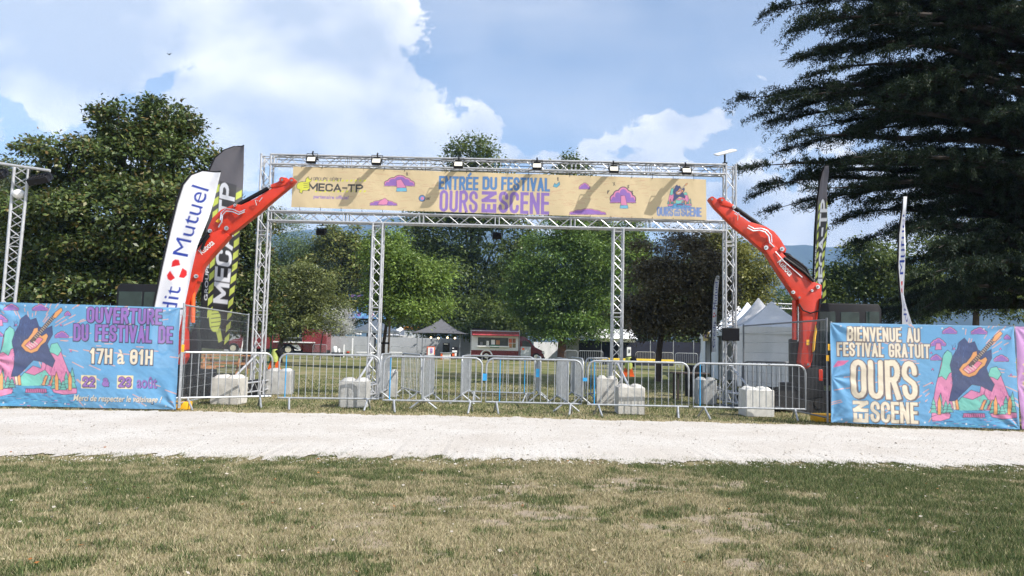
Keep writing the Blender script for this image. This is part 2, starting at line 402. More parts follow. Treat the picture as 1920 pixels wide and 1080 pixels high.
# gravel path with a ragged edge on both sides
px_ = axis([(-400, -30, 40), (-30, -12, 120), (-12, 12, 1400), (12, 30, 120), (30, 400, 40)])
rag = lambda s, k: (fbm(px_, px_ * 0 + s, 1.1, s, 3) - 0.5) * 0.34 * k + (fbm(px_, px_ * 0, 7.0, s + 5, 4) - 0.5) * 0.30 * k + (fbm(px_, px_ * 0, 26.0, s + 9, 2) - 0.5) * 0.16 * k
yn, yf = near_edge(px_) + rag(2, 2.0), far_edge(px_) + rag(8, 1.25)
rows = 14; tt = np.linspace(0, 1, rows)
VY = yn[None, :] * (1 - tt[:, None]) + yf[None, :] * tt[:, None]; VX = np.repeat(px_[None, :], rows, 0)
VZ = 0.006 + 0.03 * np.sin(np.pi * tt)[:, None] ** 0.6 + 0.006 * fbm(VX, VY, 1.2, 70, 3)
pmx, g, p = new_mat('pale_gravel')
t = g.n('ShaderNodeTexCoord'); o = t.outputs['Object']
big = g.noise(o, 0.8, 5, 0.6); f1 = g.noise(o, 70.0, 4, 0.75); f2 = g.noise(o, 160.0, 2, 0.6)
base = g.mix(g.ramp(big, 0.3, 0.7), (0.52, 0.483, 0.438), (0.61, 0.587, 0.55))
base = g.mix(g.ramp(f1, 0.36, 0.58), g.mix(0.72, base, (0.30, 0.275, 0.245)), base)
vo = g.n('ShaderNodeTexVoronoi'); vo.inputs['Scale'].default_value = 16.0; g.l(o, vo.inputs['Vector'])
sc = g.n('ShaderNodeSeparateColor'); g.l(vo.outputs['Color'], sc.inputs[0])
stone = g.m('MULTIPLY', g.ramp(vo.outputs['Distance'], 0.30, 0.16), g.ramp(sc.outputs[0], 0.72, 0.78))
base = g.mix(g.m('MULTIPLY', stone, 0.8), base, g.mix(sc.outputs[1], (0.14, 0.125, 0.105), (0.42, 0.38, 0.33)))
g.l(base, p.inputs['Base Color']); p.inputs['Roughness'].default_value = 0.92; p.inputs['Specular IOR Level'].default_value = 0.15
b = g.n('ShaderNodeBump'); b.inputs['Strength'].default_value = 0.55; b.inputs['Distance'].default_value = 0.012
g.l(g.m('ADD', f1, f2), b.inputs['Height']); g.l(b.outputs[0], p.inputs['Normal'])
tag(np_mesh('gravel_path', np.stack([VX.ravel(), VY.ravel(), VZ.ravel()], 1), grid_faces(len(px_), rows), pmx), kind='structure')

# grass blades
BLADE = leaf_mat('grass_blades', 0.7, 0.3, 0.2)
def blades(name, n, y0, y1, hw, hgt, seed, keep=None, wid=(0.004, 0.008)):
    r = np.random.default_rng(seed)
    y = np.sqrt(r.uniform(y0 ** 2, y1 ** 2, n)); x = r.uniform(-1, 1, n) * (y * hw + 0.6)
    gn = greenness(x, y); br = bareness(x, y)
    ok = r.random(n) > br * 0.88
    if keep is not None: ok &= keep(x, y, r)
    clump = fbm(x, y, 5.0, 91, 3)
    ok &= r.random(n) < 0.12 + 1.35 * clump
    x, y, gn, clump = x[ok], y[ok], gn[ok], clump[ok]; n = len(x)
    isg = r.random(n) < sstep(gn + (clump - 0.5) * 0.4, -0.15, 1.1) * 0.95
    h = r.uniform(0.5, 1.25, n) * hgt * np.where(isg, 1.15, 0.75) * (0.55 + 0.9 * clump)
    lean = r.uniform(0.25, 1.1, n) * np.where(isg, 0.9, 1.5); az = r.uniform(0, 2 * np.pi, n); az2 = r.uniform(0, np.pi, n)
    w = r.uniform(wid[0], wid[1], n)
    dx, dy = np.cos(az2) * w, np.sin(az2) * w; z0 = np.full(n, -0.012)
    tip = np.stack([x + np.cos(az) * h * lean, y + np.sin(az) * h * lean, h], 1)
    v = np.empty((n, 3, 3)); v[:, 0] = np.stack([x - dx, y - dy, z0], 1); v[:, 1] = np.stack([x + dx, y + dy, z0], 1); v[:, 2] = tip
    k = r.random(n)[:, None]; k2 = r.random(n)[:, None]
    green = np.array([0.038, 0.064, 0.020]) * (1 - k) + np.array([0.135, 0.175, 0.068]) * k
    straw = np.array([0.22, 0.185, 0.10]) * (1 - k) + np.array([0.56, 0.50, 0.33]) * k
    olive = np.array([0.15, 0.15, 0.065]) * (1 - k) + np.array([0.34, 0.33, 0.17]) * k; mid = r.random(n) < .26
    c = np.where(mid[:, None], olive, np.where(isg[:, None], green * (0.7 + 0.75 * k2), straw))
    c = np.repeat(c[:, None, :], 3, 1)
    return tag(np_mesh(name, v.reshape(-1, 3), np.arange(3 * n).reshape(-1, 3), BLADE, colors=c.reshape(-1, 3)), kind='stuff')
o = blades('grass', 880000, 3.6, 9.6, 1.02, 0.028, 5, lambda x, y, r: y < near_edge(x) + 0.02 + 0.55 * (r.random(len(x)) ** 4) + 0.16 * (fbm(x, y, 6, 4, 2) - 0.5), (0.0025, 0.0055))
tag(o, 'short half dry grass in front of the gravel path', 'grass')
o = blades('grass', 420000, 13.2, 30.0, 0.95, 0.04, 6, lambda x, y, r: (y > far_edge(x) + 0.1 - 0.35 * (r.random(len(x)) ** 3)) & (r.random(len(x)) < np.clip(17.0 / y, 0, 1) ** 2), (0.006, 0.011))
tag(o, 'green lawn blades behind the gravel path, under the barriers', 'grass')
# fallen leaves and stones on the near lawn
r = np.random.default_rng(77); vs = []; cs = []
for i in range(420):
    y = r.uniform(4.0, 9.2); x = r.uniform(-1, 1) * (y * 0.72 + 0.4); s = r.uniform(0.008, 0.022); a = r.uniform(0, 6.28); z = r.uniform(0.02, 0.034)
    ca, sa = math.cos(a) * s, math.sin(a) * s; lift = r.uniform(-0.5, 0.5) * s
    vs += [(x - ca, y - sa, z), (x + sa * 0.6, y - ca * 0.6, z + lift), (x + ca, y + sa, z + 0.2 * s), (x - sa * 0.6, y + ca * 0.6, z - lift)]
    c = [(0.55, 0.5, 0.43), (0.36, 0.15, 0.05), (0.5, 0.42, 0.28), (0.2, 0.13, 0.08)][r.choice(4, p=[0.4, 0.15, 0.3, 0.15])]; cs += [c] * 4
o = np_mesh('leaf_litter', vs, np.arange(len(vs)).reshape(-1, 4), BLADE, colors=np.array(cs)); tag(o, 'fallen leaves and pale pebbles on the near lawn', 'leaf litter', kind='stuff')

# loose stones on the path and spilled over its edge
r = np.random.default_rng(78); n = 6500; x = r.uniform(-9.5, 9.5, n); u = r.random(n); spill = r.random(n) < .26
y = np.where(spill, near_edge(x) - 0.05 - np.abs(r.normal(size=n)) * .22, near_edge(x) * (1 - u) + far_edge(x) * u); s = r.uniform(.004, .011, n) * np.where(r.random(n) < .05, 1.8, 1); a = r.uniform(0, 6.28, n)
z = np.where(spill, .012, .034 * np.sin(np.pi * np.clip(u, 0, 1)) ** .6 + .008); V = np.empty((n, 5, 3))
for i in range(4): V[:, i] = np.stack([x + s * np.cos(a + i * 1.57) * (1 + .3 * (i % 2)), y + s * np.sin(a + i * 1.57), z], 1)
V[:, 4] = np.stack([x, y, z + s * .9], 1); base = np.arange(n)[:, None, None] * 5; Fc = (base + np.array([[0, 1, 4], [1, 2, 4], [2, 3, 4], [3, 0, 4]])[None]).reshape(-1, 3)
pal = np.array([(.62, .59, .54), (.30, .27, .23), (.16, .14, .12), (.48, .44, .38)]); c = np.repeat(pal[np.where(spill, r.choice(4, n, p=[.8, .05, .02, .13]), r.choice(4, n, p=[.25, .33, .10, .32]))][:, None], 5, 1).reshape(-1, 3)
tag(np_mesh('gravel_stones', V.reshape(-1, 3), Fc, BLADE, colors=c), 'loose pale and grey stones on the gravel path and its edge', 'gravel', kind='stuff')

# far wooded hills
prof = [(-2500, 250), (-1200, 330), (-300, 415), (200, 462), (430, 450), (560, 438), (620, 428), (700, 420), (760, 408), (830, 405), (900, 412), (960, 425), (1040, 440), (1130, 460), (1230, 455), (1300, 445), (1380, 451), (1420, 452), (1470, 459), (1520, 460), (1560, 459), (1600, 468), (1700, 480), (1900, 470), (2600, 400), (4000, 330)]
HD = 3000.0
hx = np.linspace(-4200, 4200, 360); tops = [at(px, py, HD) for px, py in prof]
hz = np.interp(hx, [q.x for q in tops], [q.z for q in tops]) + 26 * (fbm(hx, hx * 0, 0.012, 4, 4) - 0.5)
nr = 26; tt = np.linspace(0, 1, nr)
HXX = np.repeat(hx[None], nr, 0); HYY = HD - 1500 * (1 - tt[:, None]) + 120 * (fbm(HXX, tt[:, None] * 900 + HXX * 0, 0.004, 14, 3) - 0.5)
HZZ = hz[None] * (tt[:, None] ** 1.3) + 70 * (fbm(HXX, HYY, 0.006, 24, 4) - 0.5) * np.sin(np.pi * tt)[:, None] - 2
hm = pm('wooded_hillside', (0.038, 0.054, 0.040), 0.95, var=0.35, scale=0.03, bump=0.0, spec=0.1)
tag(np_mesh('hills', np.stack([HXX.ravel(), HYY.ravel(), HZZ.ravel()], 1), grid_faces(360, nr), hm, smooth=True), kind='structure')
HAZE_TOP = float(HZZ.max()) + 40
# ------------------------------------------------------------------ printing: shapes and lettering laid on cloth as a colour attribute
class Canvas:
    def __init__(s, w, h, res, bg):
        s.w, s.h, s.res = w, h, res; s.nx, s.ny = int(round(w / res)), int(round(h / res))
        s.a = np.empty((s.ny, s.nx, 3), np.float32); s.a[:] = lin(*bg)
    def _win(s, x0, y0, x1, y1):
        i0, i1 = max(0, int(x0 / s.res) - 1), min(s.nx, int(x1 / s.res) + 2); j0, j1 = max(0, int(y0 / s.res) - 1), min(s.ny, int(y1 / s.res) + 2)
        if i0 >= i1 or j0 >= j1: return None
        X, Y = np.meshgrid((np.arange(i0, i1) + 0.5) * s.res, (np.arange(j0, j1) + 0.5) * s.res); return i0, i1, j0, j1, X, Y
    def _put(s, w, mask, col, k=1.0):
        i0, i1, j0, j1 = w[:4]; v = s.a[j0:j1, i0:i1]; c = np.array(lin(*col), np.float32)
        v[mask] = v[mask] * (1 - k) + c * k
    def poly(s, pts, col, k=1.0):
        pts = np.asarray(pts, float); w = s._win(*pts.min(0), *pts.max(0))
        if w is None: return
        X, Y = w[4], w[5]; ins = np.zeros(X.shape, bool); N = len(pts)
        for i in range(N):
            (x0, y0), (x1, y1) = pts[i], pts[(i + 1) % N]
            if y0 == y1: continue
            ins ^= ((y0 > Y) != (y1 > Y)) & (X < (x1 - x0) * (Y - y0) / (y1 - y0) + x0)
        s._put(w, ins, col, k)
    def line(s, pts, wd, col, closed=False, k=1.0, square=False):
        pts = [np.asarray(q, float) for q in pts]
        if closed: pts = pts + [pts[0]]
        for a, b in zip(pts[:-1], pts[1:]):
            r = wd / 2; w = s._win(min(a[0], b[0]) - r, min(a[1], b[1]) - r, max(a[0], b[0]) + r, max(a[1], b[1]) + r)
            if w is None: continue
            X, Y = w[4], w[5]; d = b - a; L2 = max(d @ d, 1e-12); t = ((X - a[0]) * d[0] + (Y - a[1]) * d[1]) / L2
            if square:
                L = math.sqrt(L2); e = r / L; ok = (t > -e) & (t < 1 + e); dist = np.abs((X - a[0]) * d[1] - (Y - a[1]) * d[0]) / L
                s._put(w, ok & (dist <= r), col, k)
            else:
                t = np.clip(t, 0, 1); s._put(w, np.hypot(X - a[0] - t * d[0], Y - a[1] - t * d[1]) <= r, col, k)
    def disc(s, c, r, col, ry=None, k=1.0):
        ry = ry or r; w = s._win(c[0] - r, c[1] - ry, c[0] + r, c[1] + ry)
        if w is None: return
        s._put(w, ((w[4] - c[0]) / r) ** 2 + ((w[5] - c[1]) / ry) ** 2 <= 1, col, k)
    def half(s):
        a = s.a[:s.ny // 2 * 2, :s.nx // 2 * 2]; return (a[::2, ::2] + a[1::2, ::2] + a[::2, 1::2] + a[1::2, 1::2]) / 4
def arc(cx, cy, rx, ry, a0, a1, n=6): return [(cx + rx * math.cos(R(a0 + (a1 - a0) * i / n)), cy + ry * math.sin(R(a0 + (a1 - a0) * i / n))) for i in range(n + 1)]
_RB = lambda t: [(0, 0), (0, 1), (0.55, 1)] + arc(0.55, 1 - t, 0.45, t, 90, -90) + [(0, 1 - 2 * t)]
GL = {  # heavy condensed capitals as centre lines in a unit box
    'O': [arc(.5, .8, .5, .2, 0, 180) + arc(.5, .2, .5, .2, 180, 360) + [(1, .8)]],
    'U': [[(0, 1)] + arc(.5, .2, .5, .2, 180, 360) + [(1, 1)]], 'V': [[(0, 1), (.5, 0), (1, 1)]], 'I': [[(.5, 0), (.5, 1)]],
    'E': [[(1, 1), (0, 1), (0, 0), (1, 0)], [(0, .52), (.9, .52)]], 'F': [[(1, 1), (0, 1), (0, 0)], [(0, .52), (.9, .52)]],
    'R': [_RB(.25), [(.55, .5), (1, 0)]], 'P': [_RB(.25)], 'T': [[(0, 1), (1, 1)], [(.5, 1), (.5, 0)]], 'L': [[(0, 1), (0, 0), (1, 0)]],
    'D': [[(0, 0), (0, 1), (.5, 1)] + arc(.5, .78, .5, .22, 90, 0) + arc(.5, .22, .5, .22, 0, -90) + [(0, 0)]],
    'B': [_RB(.24), [(0, .52), (.6, .52)] + arc(.6, .26, .4, .26, 90, -90) + [(0, 0)]],
    'S': [[(1, .72)] + arc(.5, .79, .5, .21, 0, 180) + [(0, .68), (.15, .58), (.85, .42), (1, .32)] + arc(.5, .21, .5, .21, 0, -180) + [(0, .29)]],
    'A': [[(0, 0), (.5, 1), (1, 0)], [(.2, .3), (.8, .3)]], 'N': [[(0, 0), (0, 1), (1, 0), (1, 1)]], 'M': [[(0, 0), (0, 1), (.5, .25), (1, 1), (1, 0)]],
    'C': [[(1, .7)] + arc(.5, .8, .5, .2, 0, 180) + arc(.5, .2, .5, .2, 180, 360) + [(1, .3)]],
    'G': [[(1, .72)] + arc(.5, .8, .5, .2, 0, 180) + arc(.5, .2, .5, .2, 180, 360) + [(1, .46), (.55, .46)]],
    'H': [[(0, 0), (0, 1)], [(1, 0), (1, 1)], [(0, .5), (1, .5)]], '-': [[(0, .5), (1, .5)]],
    '1': [[(.1, .8), (.65, 1), (.65, 0)]], '7': [[(0, 1), (1, 1), (.35, 0)]],
    '2': [[(0, .72)] + arc(.5, .78, .5, .22, 180, 0) + [(.95, .6), (0, 0), (1, 0)]],
    '3': [[(0, .76)] + arc(.5, .77, .5, .23, 180, -70) + [(.4, .53)], [(.4, .53)] + arc(.5, .25, .5, .27, 80, -180) + [(0, .24)]],
    '&': [[(1, .42)] + arc(.45, .24, .45, .24, 0, -180) + [(0, .3), (.75, .68)] + arc(.45, .8, .3, .2, -20, 200) + [(.2, .62), (1, 0)]],
}
GL['0'] = GL['O'] + [[(.5, .55), (.5, .45)]]; GL['\u00c9'] = GL['E'] + [[(.4, 1.22), (.75, 1.36)]]
WID = {'I': .0, '1': .7, 'M': 1.35, 'N': 1.05, 'E': .8, 'F': .78, 'L': .75, 'V': 1.1, 'A': 1.1, '-': .6, ' ': .5}
def heavy(cv, txt, x0, y0, w, h, st, col, under=None, urad=0.012, ushift=(0.006, -0.008), gap=0.36, M=None, st_auto=True, HK=0.385):
    """condensed heavy capitals inside the box x0, y0, w, h; st = stroke width; M maps points"""
    units = sum(WID.get(c, 1.0) for c in txt); n = len(txt); st = HK * w / (units + 0.25 * n) if st_auto else st
    sp = st * gap; u = (w - n * st - (n - 1) * sp) / units
    def run(wd, colr, dx, dy):
        x = x0
        for c in txt:
            gw = WID.get(c, 1.0) * u
            for ln in GL.get(c, []):
                pts = [(x + st / 2 + (a if c != 'I' else 0) * gw + dx, y0 + st / 2 + b * (h - st) + dy) for a, b in ln]
                if M: pts = [M(q) for q in pts]
                cv.line(pts, wd, colr, square=(c not in 'OSCGU0&3'))
            x += gw + st + sp
    if under: run(st + 2 * urad, under, *ushift); run(st + 2 * urad, under, 0, 0)
    run(st, col, 0, 0)
_txtcache = {}
def text_tris(s, bold=0.0, shear=0.0):
    """triangles of a string in the built-in font, scaled to a unit-width box"""
    k = (s, bold, shear)
    if k in _txtcache: return _txtcache[k]
    cu = bpy.data.curves.new('lettering', 'FONT'); cu.body = s; cu.offset = bold; cu.shear = shear; cu.fill_mode = 'BOTH' if False else cu.fill_mode
    ob = bpy.data.objects.new('lettering', cu); me = ob.to_mesh(); me.calc_loop_triangles()
    V = np.array([v.co[:2] for v in me.vertices]); T = np.array([t.vertices[:] for t in me.loop_triangles])
    ob.to_mesh_clear(); bpy.data.objects.remove(ob); bpy.data.curves.remove(cu)
    lo, hi = V.min(0), V.max(0); V = (V - lo) / (hi - lo); _txtcache[k] = (V, T); return V, T
def soft(cv, s, x0, y0, w, h, col, bold=0.02, shear=0.0, M=None):
    V, T = text_tris(s, bold, shear); P = np.stack([x0 + V[:, 0] * w, y0 + V[:, 1] * h], 1)
    if M is not None: P = np.array([M(q) for q in P])
    for t in T: cv.poly(P[t], col)
def text_part(name, s, o, ex, ey, w, h, mat, parent, bold=0.02, lift=0.0):
    """raised lettering as a thin sheet of its own"""
    V, T = text_tris(s, bold); o, ex, ey = Vector(o), Vector(ex), Vector(ey); n = ex.cross(ey).normalized()
    mb = MB(); mb.add([o + ex * (a * w) + ey * (b * h) + n * lift for a, b in V], [tuple(int(i) for i in t) for t in T])
    return mb.build(name, mat, parent, smooth=False)
NAVY, CREAM, PURP, PINK, MINT, ORNG, SKYB, DBLUE = (32, 34, 72), (240, 226, 200), (146, 100, 186), (226, 134, 178), (118, 205, 190), (240, 165, 95), (98, 166, 214), (44, 62, 116)
def cloud(cv, x, y, w, h, M=lambda q: q, base=PURP, top=PINK, k=1.0):
    """flat-bottomed comic cloud; x, y = centre"""
    rr = [(-.36, -.12, .16), (-.2, .05, .22), (0.02, .18, .27), (.2, .04, .22), (.37, -.14, .15)]
    sc = abs(M((1, 0))[0] - M((0, 0))[0]); ln = max(0.010, 0.05 * h * sc)
    for e, col in ((ln / sc, NAVY), (0, top), (-0.09 * h, base)):
        for a, b, r_ in rr:
            c = M((x + a * w, y + b * h)); cv.disc(c, max(0.004, (r_ * w * 0.75 + e) * sc), col, max(0.004, (r_ * h * 1.35 + e) * sc))
        p = [M((x - .5 * w, y - .34 * h - e * .3)), M((x + .5 * w, y - .34 * h - e * .3)), M((x + .42 * w, y - .05 * h)), M((x - .42 * w, y - .05 * h))]
        cv.poly(p, col)
        if col == NAVY: cv.line(p, 2 * ln * .5, NAVY, closed=True)
def festival_art(cv, M, sc, rays=True):
    """mountain lake scene with a guitar; M maps local px (x right, y down, 157 x 190) to cloth metres"""
    z = lambda pts: [M((x / 3.857 - 248, y / 3.857 - 72)) for x, y in pts]
    lw = max(0.007, 0.9 * sc)
    def shape(pts, col, ol=True):
        q = z(pts); cv.poly(q, col)
        if ol: cv.line(q, lw, NAVY, closed=True)
    rr = random.Random(5)
    L = [(955, 930), (985, 720), (1010, 620), (1030, 530), (1050, 470), (1075, 450), (1100, 480), (1130, 600), (1150, 740), (1130, 850), (1090, 910)]
    shape([(1120, 850), (1180, 790), (1240, 740), (1300, 760), (1310, 700), (1345, 740), (1400, 730), (1440, 800), (1400, 880), (1200, 900)], PINK)
    shape(L, PINK)
    shape([(1005, 650), (1030, 560), (1040, 490), (1070, 450), (1100, 470), (1112, 540), (1122, 600), (1085, 620), (1062, 668), (1030, 640)], MINT)
    shape([(1290, 890), (1330, 770), (1360, 640), (1375, 585), (1430, 590), (1480, 720), (1515, 810), (1540, 910)], PINK)
    shape([(1355, 640), (1375, 580), (1420, 570), (1452, 625), (1425, 668), (1395, 650)], MINT)
    shape([(1130, 850), (1175, 790), (1250, 810), (1330, 770), (1375, 830), (1340, 885), (1160, 892)], MINT)
    for a in (1140, 1160): shape([(a - 35, 810), (a - 15, 805), (a, 880), (a - 20, 885)], (236, 222, 196) if a == 1140 else ORNG)
    for a in (1330, 1355, 1385): shape([(a - 30, 880), (a, 810), (a + 18, 812), (a - 8, 885)], ORNG if a != 1355 else MINT)
    for i in range(60):
        x, y = rr.choice([(1060, 760), (1450, 800), (1330, 820), (1040, 840)]); x += rr.uniform(-50, 50); y += rr.uniform(-90, 60)
        cv.line(z([(x, y), (x + rr.uniform(-8, 8), y + rr.uniform(10, 34))]), lw * 0.8, (176, 84, 140))
    shape([(950, 1005), (1000, 960), (1090, 920), (1140, 888), (1380, 888), (1470, 930), (1560, 985), (1570, 1040), (950, 1040)], (66, 156, 205), False)
    for i in range(90):
        x, y = rr.uniform(960, 1560), rr.uniform(900, 1035)
        if y < 1040 - 0.0 * x and (y > 930 or 1140 < x < 1400): cv.line(z([(x, y), (x + rr.uniform(12, 40), y)]), lw * rr.uniform(0.7, 1.5), rr.choice([(36, 96, 160), (36, 96, 160), (44, 60, 120), (205, 128, 170), (120, 200, 215)]))
    shape([(955, 932), (1040, 905), (1100, 915), (1090, 945), (1020, 965), (960, 960)], PINK); shape([(1375, 912), (1450, 895), (1560, 905), (1562, 940), (1470, 950), (1390, 935)], PINK)
    shape([(1190, 908), (1335, 908), (1340, 938), (1185, 938)], (190, 92, 150))
    for i in range(9): cv.line(z([(1200 + 15 * i, 913), (1203 + 15 * i, 933)]), lw, NAVY)
    for x, y, h in [(972, 905, 110), (1022, 910, 150), (1062, 905, 90), (1090, 900, 70), (1395, 905, 95), (1432, 915, 80), (1485, 905, 125), (1530, 900, 150), (1460, 915, 70)]:
        for k in range(3): shape([(x - 30 + 7 * k, y - k * h * .28), (x + 30 - 7 * k, y - k * h * .28), (x, y - h * (.52 + .24 * k))], (104, 190, 176))
    for x in (1015, 1412, 1512): shape([(x - 12, 918), (x - 14, 830), (x, 780), (x + 14, 830), (x + 12, 918)], ORNG)
    # a plain dark-blue crag fills the middle of the picture
    shape([(1085, 822), (1110, 700), (1100, 610), (1088, 560), (1105, 500), (1140, 440), (1150, 395), (1190, 362), (1222, 402), (1262, 388), (1285, 450), (1330, 470), (1380, 445), (1385, 510), (1345, 580), (1365, 640), (1405, 700), (1385, 752), (1310, 712), (1245, 700), (1180, 765), (1130, 818)], DBLUE)
    for i in range(150):
        x, y = rr.uniform(1100, 1290), rr.uniform(400, 690); q = z([(x, y), (x + rr.uniform(-6, 6), y + rr.uniform(8, 22))]); cv.line(q, lw * .8, rr.choice([(32, 44, 92), (66, 90, 148)]))
    # guitar
    shape([(1152, 592), (1180, 552), (1205, 540), (1235, 500), (1250, 465), (1276, 458), (1282, 500), (1305, 522), (1340, 500), (1352, 520), (1335, 562), (1298, 592), (1272, 632), (1226, 648), (1182, 632)], ORNG)
    shape([(1180, 592), (1230, 545), (1290, 530), (1315, 545), (1262, 605), (1222, 625)], (236, 130, 160))
    cv.line(z([(1235, 560), (1405, 365)]), 30 / 3.857 * sc, NAVY); cv.line(z([(1238, 556), (1405, 365)]), 22 / 3.857 * sc, (96, 72, 66))
    for k in range(14):
        x, y = 1260 + 10.5 * k, 531 - 12 * k; cv.line(z([(x - 9, y - 8), (x + 9, y + 8)]), lw * .9, (222, 205, 180))
    for k in range(4): cv.line(z([(1195 + k * 17, 592 - k * 10), (1220 + k * 17, 612 - k * 10)]), lw * 1.8, (235, 225, 215))
    shape([(1384, 384), (1405, 345), (1450, 310), (1462, 330), (1432, 366), (1408, 390)], ORNG)
    if rays:
        for x, y, w, h in [(1085, 312, 105, 52), (1295, 315, 120, 52), (990, 508, 80, 46), (1452, 515, 105, 52), (1497, 358, 46, 36), (1005, 398, 112, 62)]:
            cloud(cv, x / 3.857 - 248, 72 - y / 3.857, w / 3.857, h / 3.857, lambda q: M((q[0], -q[1])))
        shape([(990, 400), (1022, 400), (1030, 448), (982, 448)], PINK)
        for x, y in [(1118, 440), (965, 590), (962, 690), (1448, 440), (1520, 630), (955, 470)]:
            cv.line(z([(x - 9, y + 8), (x + 2, y - 6), (x + 9, y + 10)]), lw * 1.3, NAVY); cv.disc(z([(x, y)])[0], 7 / 3.857 * sc, (190, 92, 150))
def dashes(cv, cx, cy, n, seed, r0, r1, skip=None):
    rr = random.Random(seed)
    for i in range(n):
        a = rr.uniform(0, 2 * math.pi); r_ = rr.uniform(r0, r1); L = rr.uniform(0.06, 0.26); x, y = cx + r_ * math.cos(a), cy + r_ * math.sin(a) * 0.7
        cv.line([(x, y), (x + L * math.cos(a), y + L * math.sin(a) * 0.7)], 0.014, (240, 172, 146))
PRINT = cloth_mat('printed_banner_cloth', sheer=0.10, bump=0.35, trans=0.10)
PRINTO = cloth_mat('printed_canvas', sheer=0.0, bump=0.22, trans=0.12, rough=0.7)
PRINTF = cloth_mat('printed_flag_cloth', sheer=0.0, bump=0.3, trans=0.25)
def cloth_sheet(name, cv, corners, waves, mat, parent=None, fade=0.13):
    """print on a rippled sheet; corners TL, TR, BR, BL in world space"""
    a = cv.half() * (1 - fade) * .92 + fade * np.array([.40, .42, .45], np.float32); ny, nx = a.shape[:2]
    u = (np.arange(nx) + 0.5) / nx; u[0], u[-1] = 0, 1; v = (np.arange(ny) + 0.5) / ny; v[0], v[-1] = 0, 1
    U, V = np.meshgrid(u, v); TL, TR, BR, BL = [np.array(q) for q in corners]
    P = (BL * (1 - U[..., None]) + BR * U[..., None]) * (1 - V[..., None]) + (TL * (1 - U[..., None]) + TR * U[..., None]) * V[..., None]
    n = np.cross(TR - TL, TL - BL); n /= np.linalg.norm(n); n = n if n[1] < 0 else -n
    P = P + n * waves(U, V)[..., None]
    return np_mesh(name, P.reshape(-1, 3), grid_faces(nx, ny), mat, parent, colors=a.reshape(-1, 3), smooth=True)
# ------------------------------------------------------------------ fence banners
def px_map(TL, TR, BR, BL, w, h):
    """photo pixel -> cloth metres (u right, v up) by inverting the bilinear corner map"""
    TL, TR, BR, BL = map(np.array, (TL, TR, BR, BL))
    def f(q):
        x, y = q; u, v = 0.5, 0.5
        for _ in range(6):
            p = (BL * (1 - u) + BR * u) * (1 - v) + (TL * (1 - u) + TR * u) * v
            du = (BR - BL) * (1 - v) + (TR - TL) * v; dv = (TL - BL) * (1 - u) + (TR - BR) * u
            J = np.array([[du[0], dv[0]], [du[1], dv[1]]]); d = np.linalg.solve(J, np.array([x - p[0], y - p[1]])); u += d[0]; v += d[1]
        return (u * w, v * h)
    return f
def tbox(Mp, x0, y0, x1, y1):
    a = Mp((x0, (y0 + y1) / 2)); b = Mp((x1, (y0 + y1) / 2)); t = Mp(((x0 + x1) / 2, y0)); o = Mp(((x0 + x1) / 2, y1))
    return a[0], o[1], b[0] - a[0], t[1] - o[1]
def banner_waves(seed, amp=1.0):
    def f(U, V):
        d = 0.018 * np.sin(U * 9 + 2.0 * V + seed) + 0.014 * (fbm(U * 6, V * 2.2, 1.0, seed, 3) - 0.5) * 2
        d += 0.03 * np.exp(-((U - 0.02) / 0.05) ** 2) * np.sin(V * 7 + seed) + 0.03 * (fbm(U * 14 + V * 6, V * 9, 1.0, seed + 3, 3) - 0.5) * np.clip(1.1 - V, 0, 1) ** 2
        for cu, cvv, ang in ((0.0, 1.0, 0.9), (1.0, 1.0, 2.2), (0.0, 0.0, -0.8), (1.0, 0.0, 3.9), (0.0, 0.45, 0.05)):
            du, dv = (U - cu) * 3.4, (V - cvv) * 2.0; rr = np.hypot(du, dv); th = np.arctan2(dv, du)
            d += 0.02 * np.exp(-rr / 0.55) * np.sin(th * 9 + seed) * np.clip(rr / 0.25, 0, 1)
        return d * amp
    return f
FENCE_Y = 14.15
# left banner
pxL = [(-12, 566), (338, 577), (329, 769), (-12, 765)]
cL = [at(*pxL[0], FENCE_Y), at(*pxL[1], FENCE_Y + 0.05), at(*pxL[2], FENCE_Y + 0.02), at(*pxL[3], FENCE_Y)]
for q in cL[2:]: q.z = max(q.z, 0.03)
wL, hL = (cL[1] - cL[0]).length, (cL[0] - cL[3]).length
cv = Canvas(wL, hL, 0.0045, SKYB); Mp = px_map(*pxL, wL, hL); K = wL / 350
cx, cy = Mp((55, 640)); dashes(cv, cx, cy, 330, 3, 0.5, 3.3)
festival_art(cv, lambda q: Mp((q[0] - 13, q[1] + 569)), K)
heavy(cv, 'OUVERTURE', *tbox(Mp, 163, 578, 303, 608), 0.085, PURP, NAVY); heavy(cv, 'DU FESTIVAL DE', *tbox(Mp, 138, 611, 323, 643), 0.085, PURP, NAVY)
x, y, w, h = tbox(Mp, 168, 656, 286, 685); heavy(cv, '17H', x, y, w * .36, h, 0.085, CREAM, NAVY); heavy(cv, '01H', x + w * .64, y, w * .36, h, 0.085, CREAM, NAVY)
soft(cv, '\u00e0', x + w * .44 + .008, y - .008, w * .115, h * .95, NAVY, 0.03); soft(cv, '\u00e0', x + w * .44, y, w * .115, h * .95, CREAM, 0.02)
for bx, s in ((152, '22'), (220, '23')):
    x, y, w, h = tbox(Mp, bx, 706, bx + 29, 731); cv.poly([(x, y), (x + w, y), (x + w, y + h), (x, y + h)], (244, 222, 170)); heavy(cv, s, x + .03, y + .03, w - .06, h - .06, 0.055, PURP, NAVY, 0.008)
heavy(cv, '&', *tbox(Mp, 192, 711, 205, 727), 0.04, PURP, NAVY, 0.006)
x, y, w, h = tbox(Mp, 256, 708, 293, 730); soft(cv, 'ao\u00fbt', x + .008, y - .008, w, h, NAVY, 0.03); soft(cv, 'ao\u00fbt', x, y, w, h, PURP, 0.015)
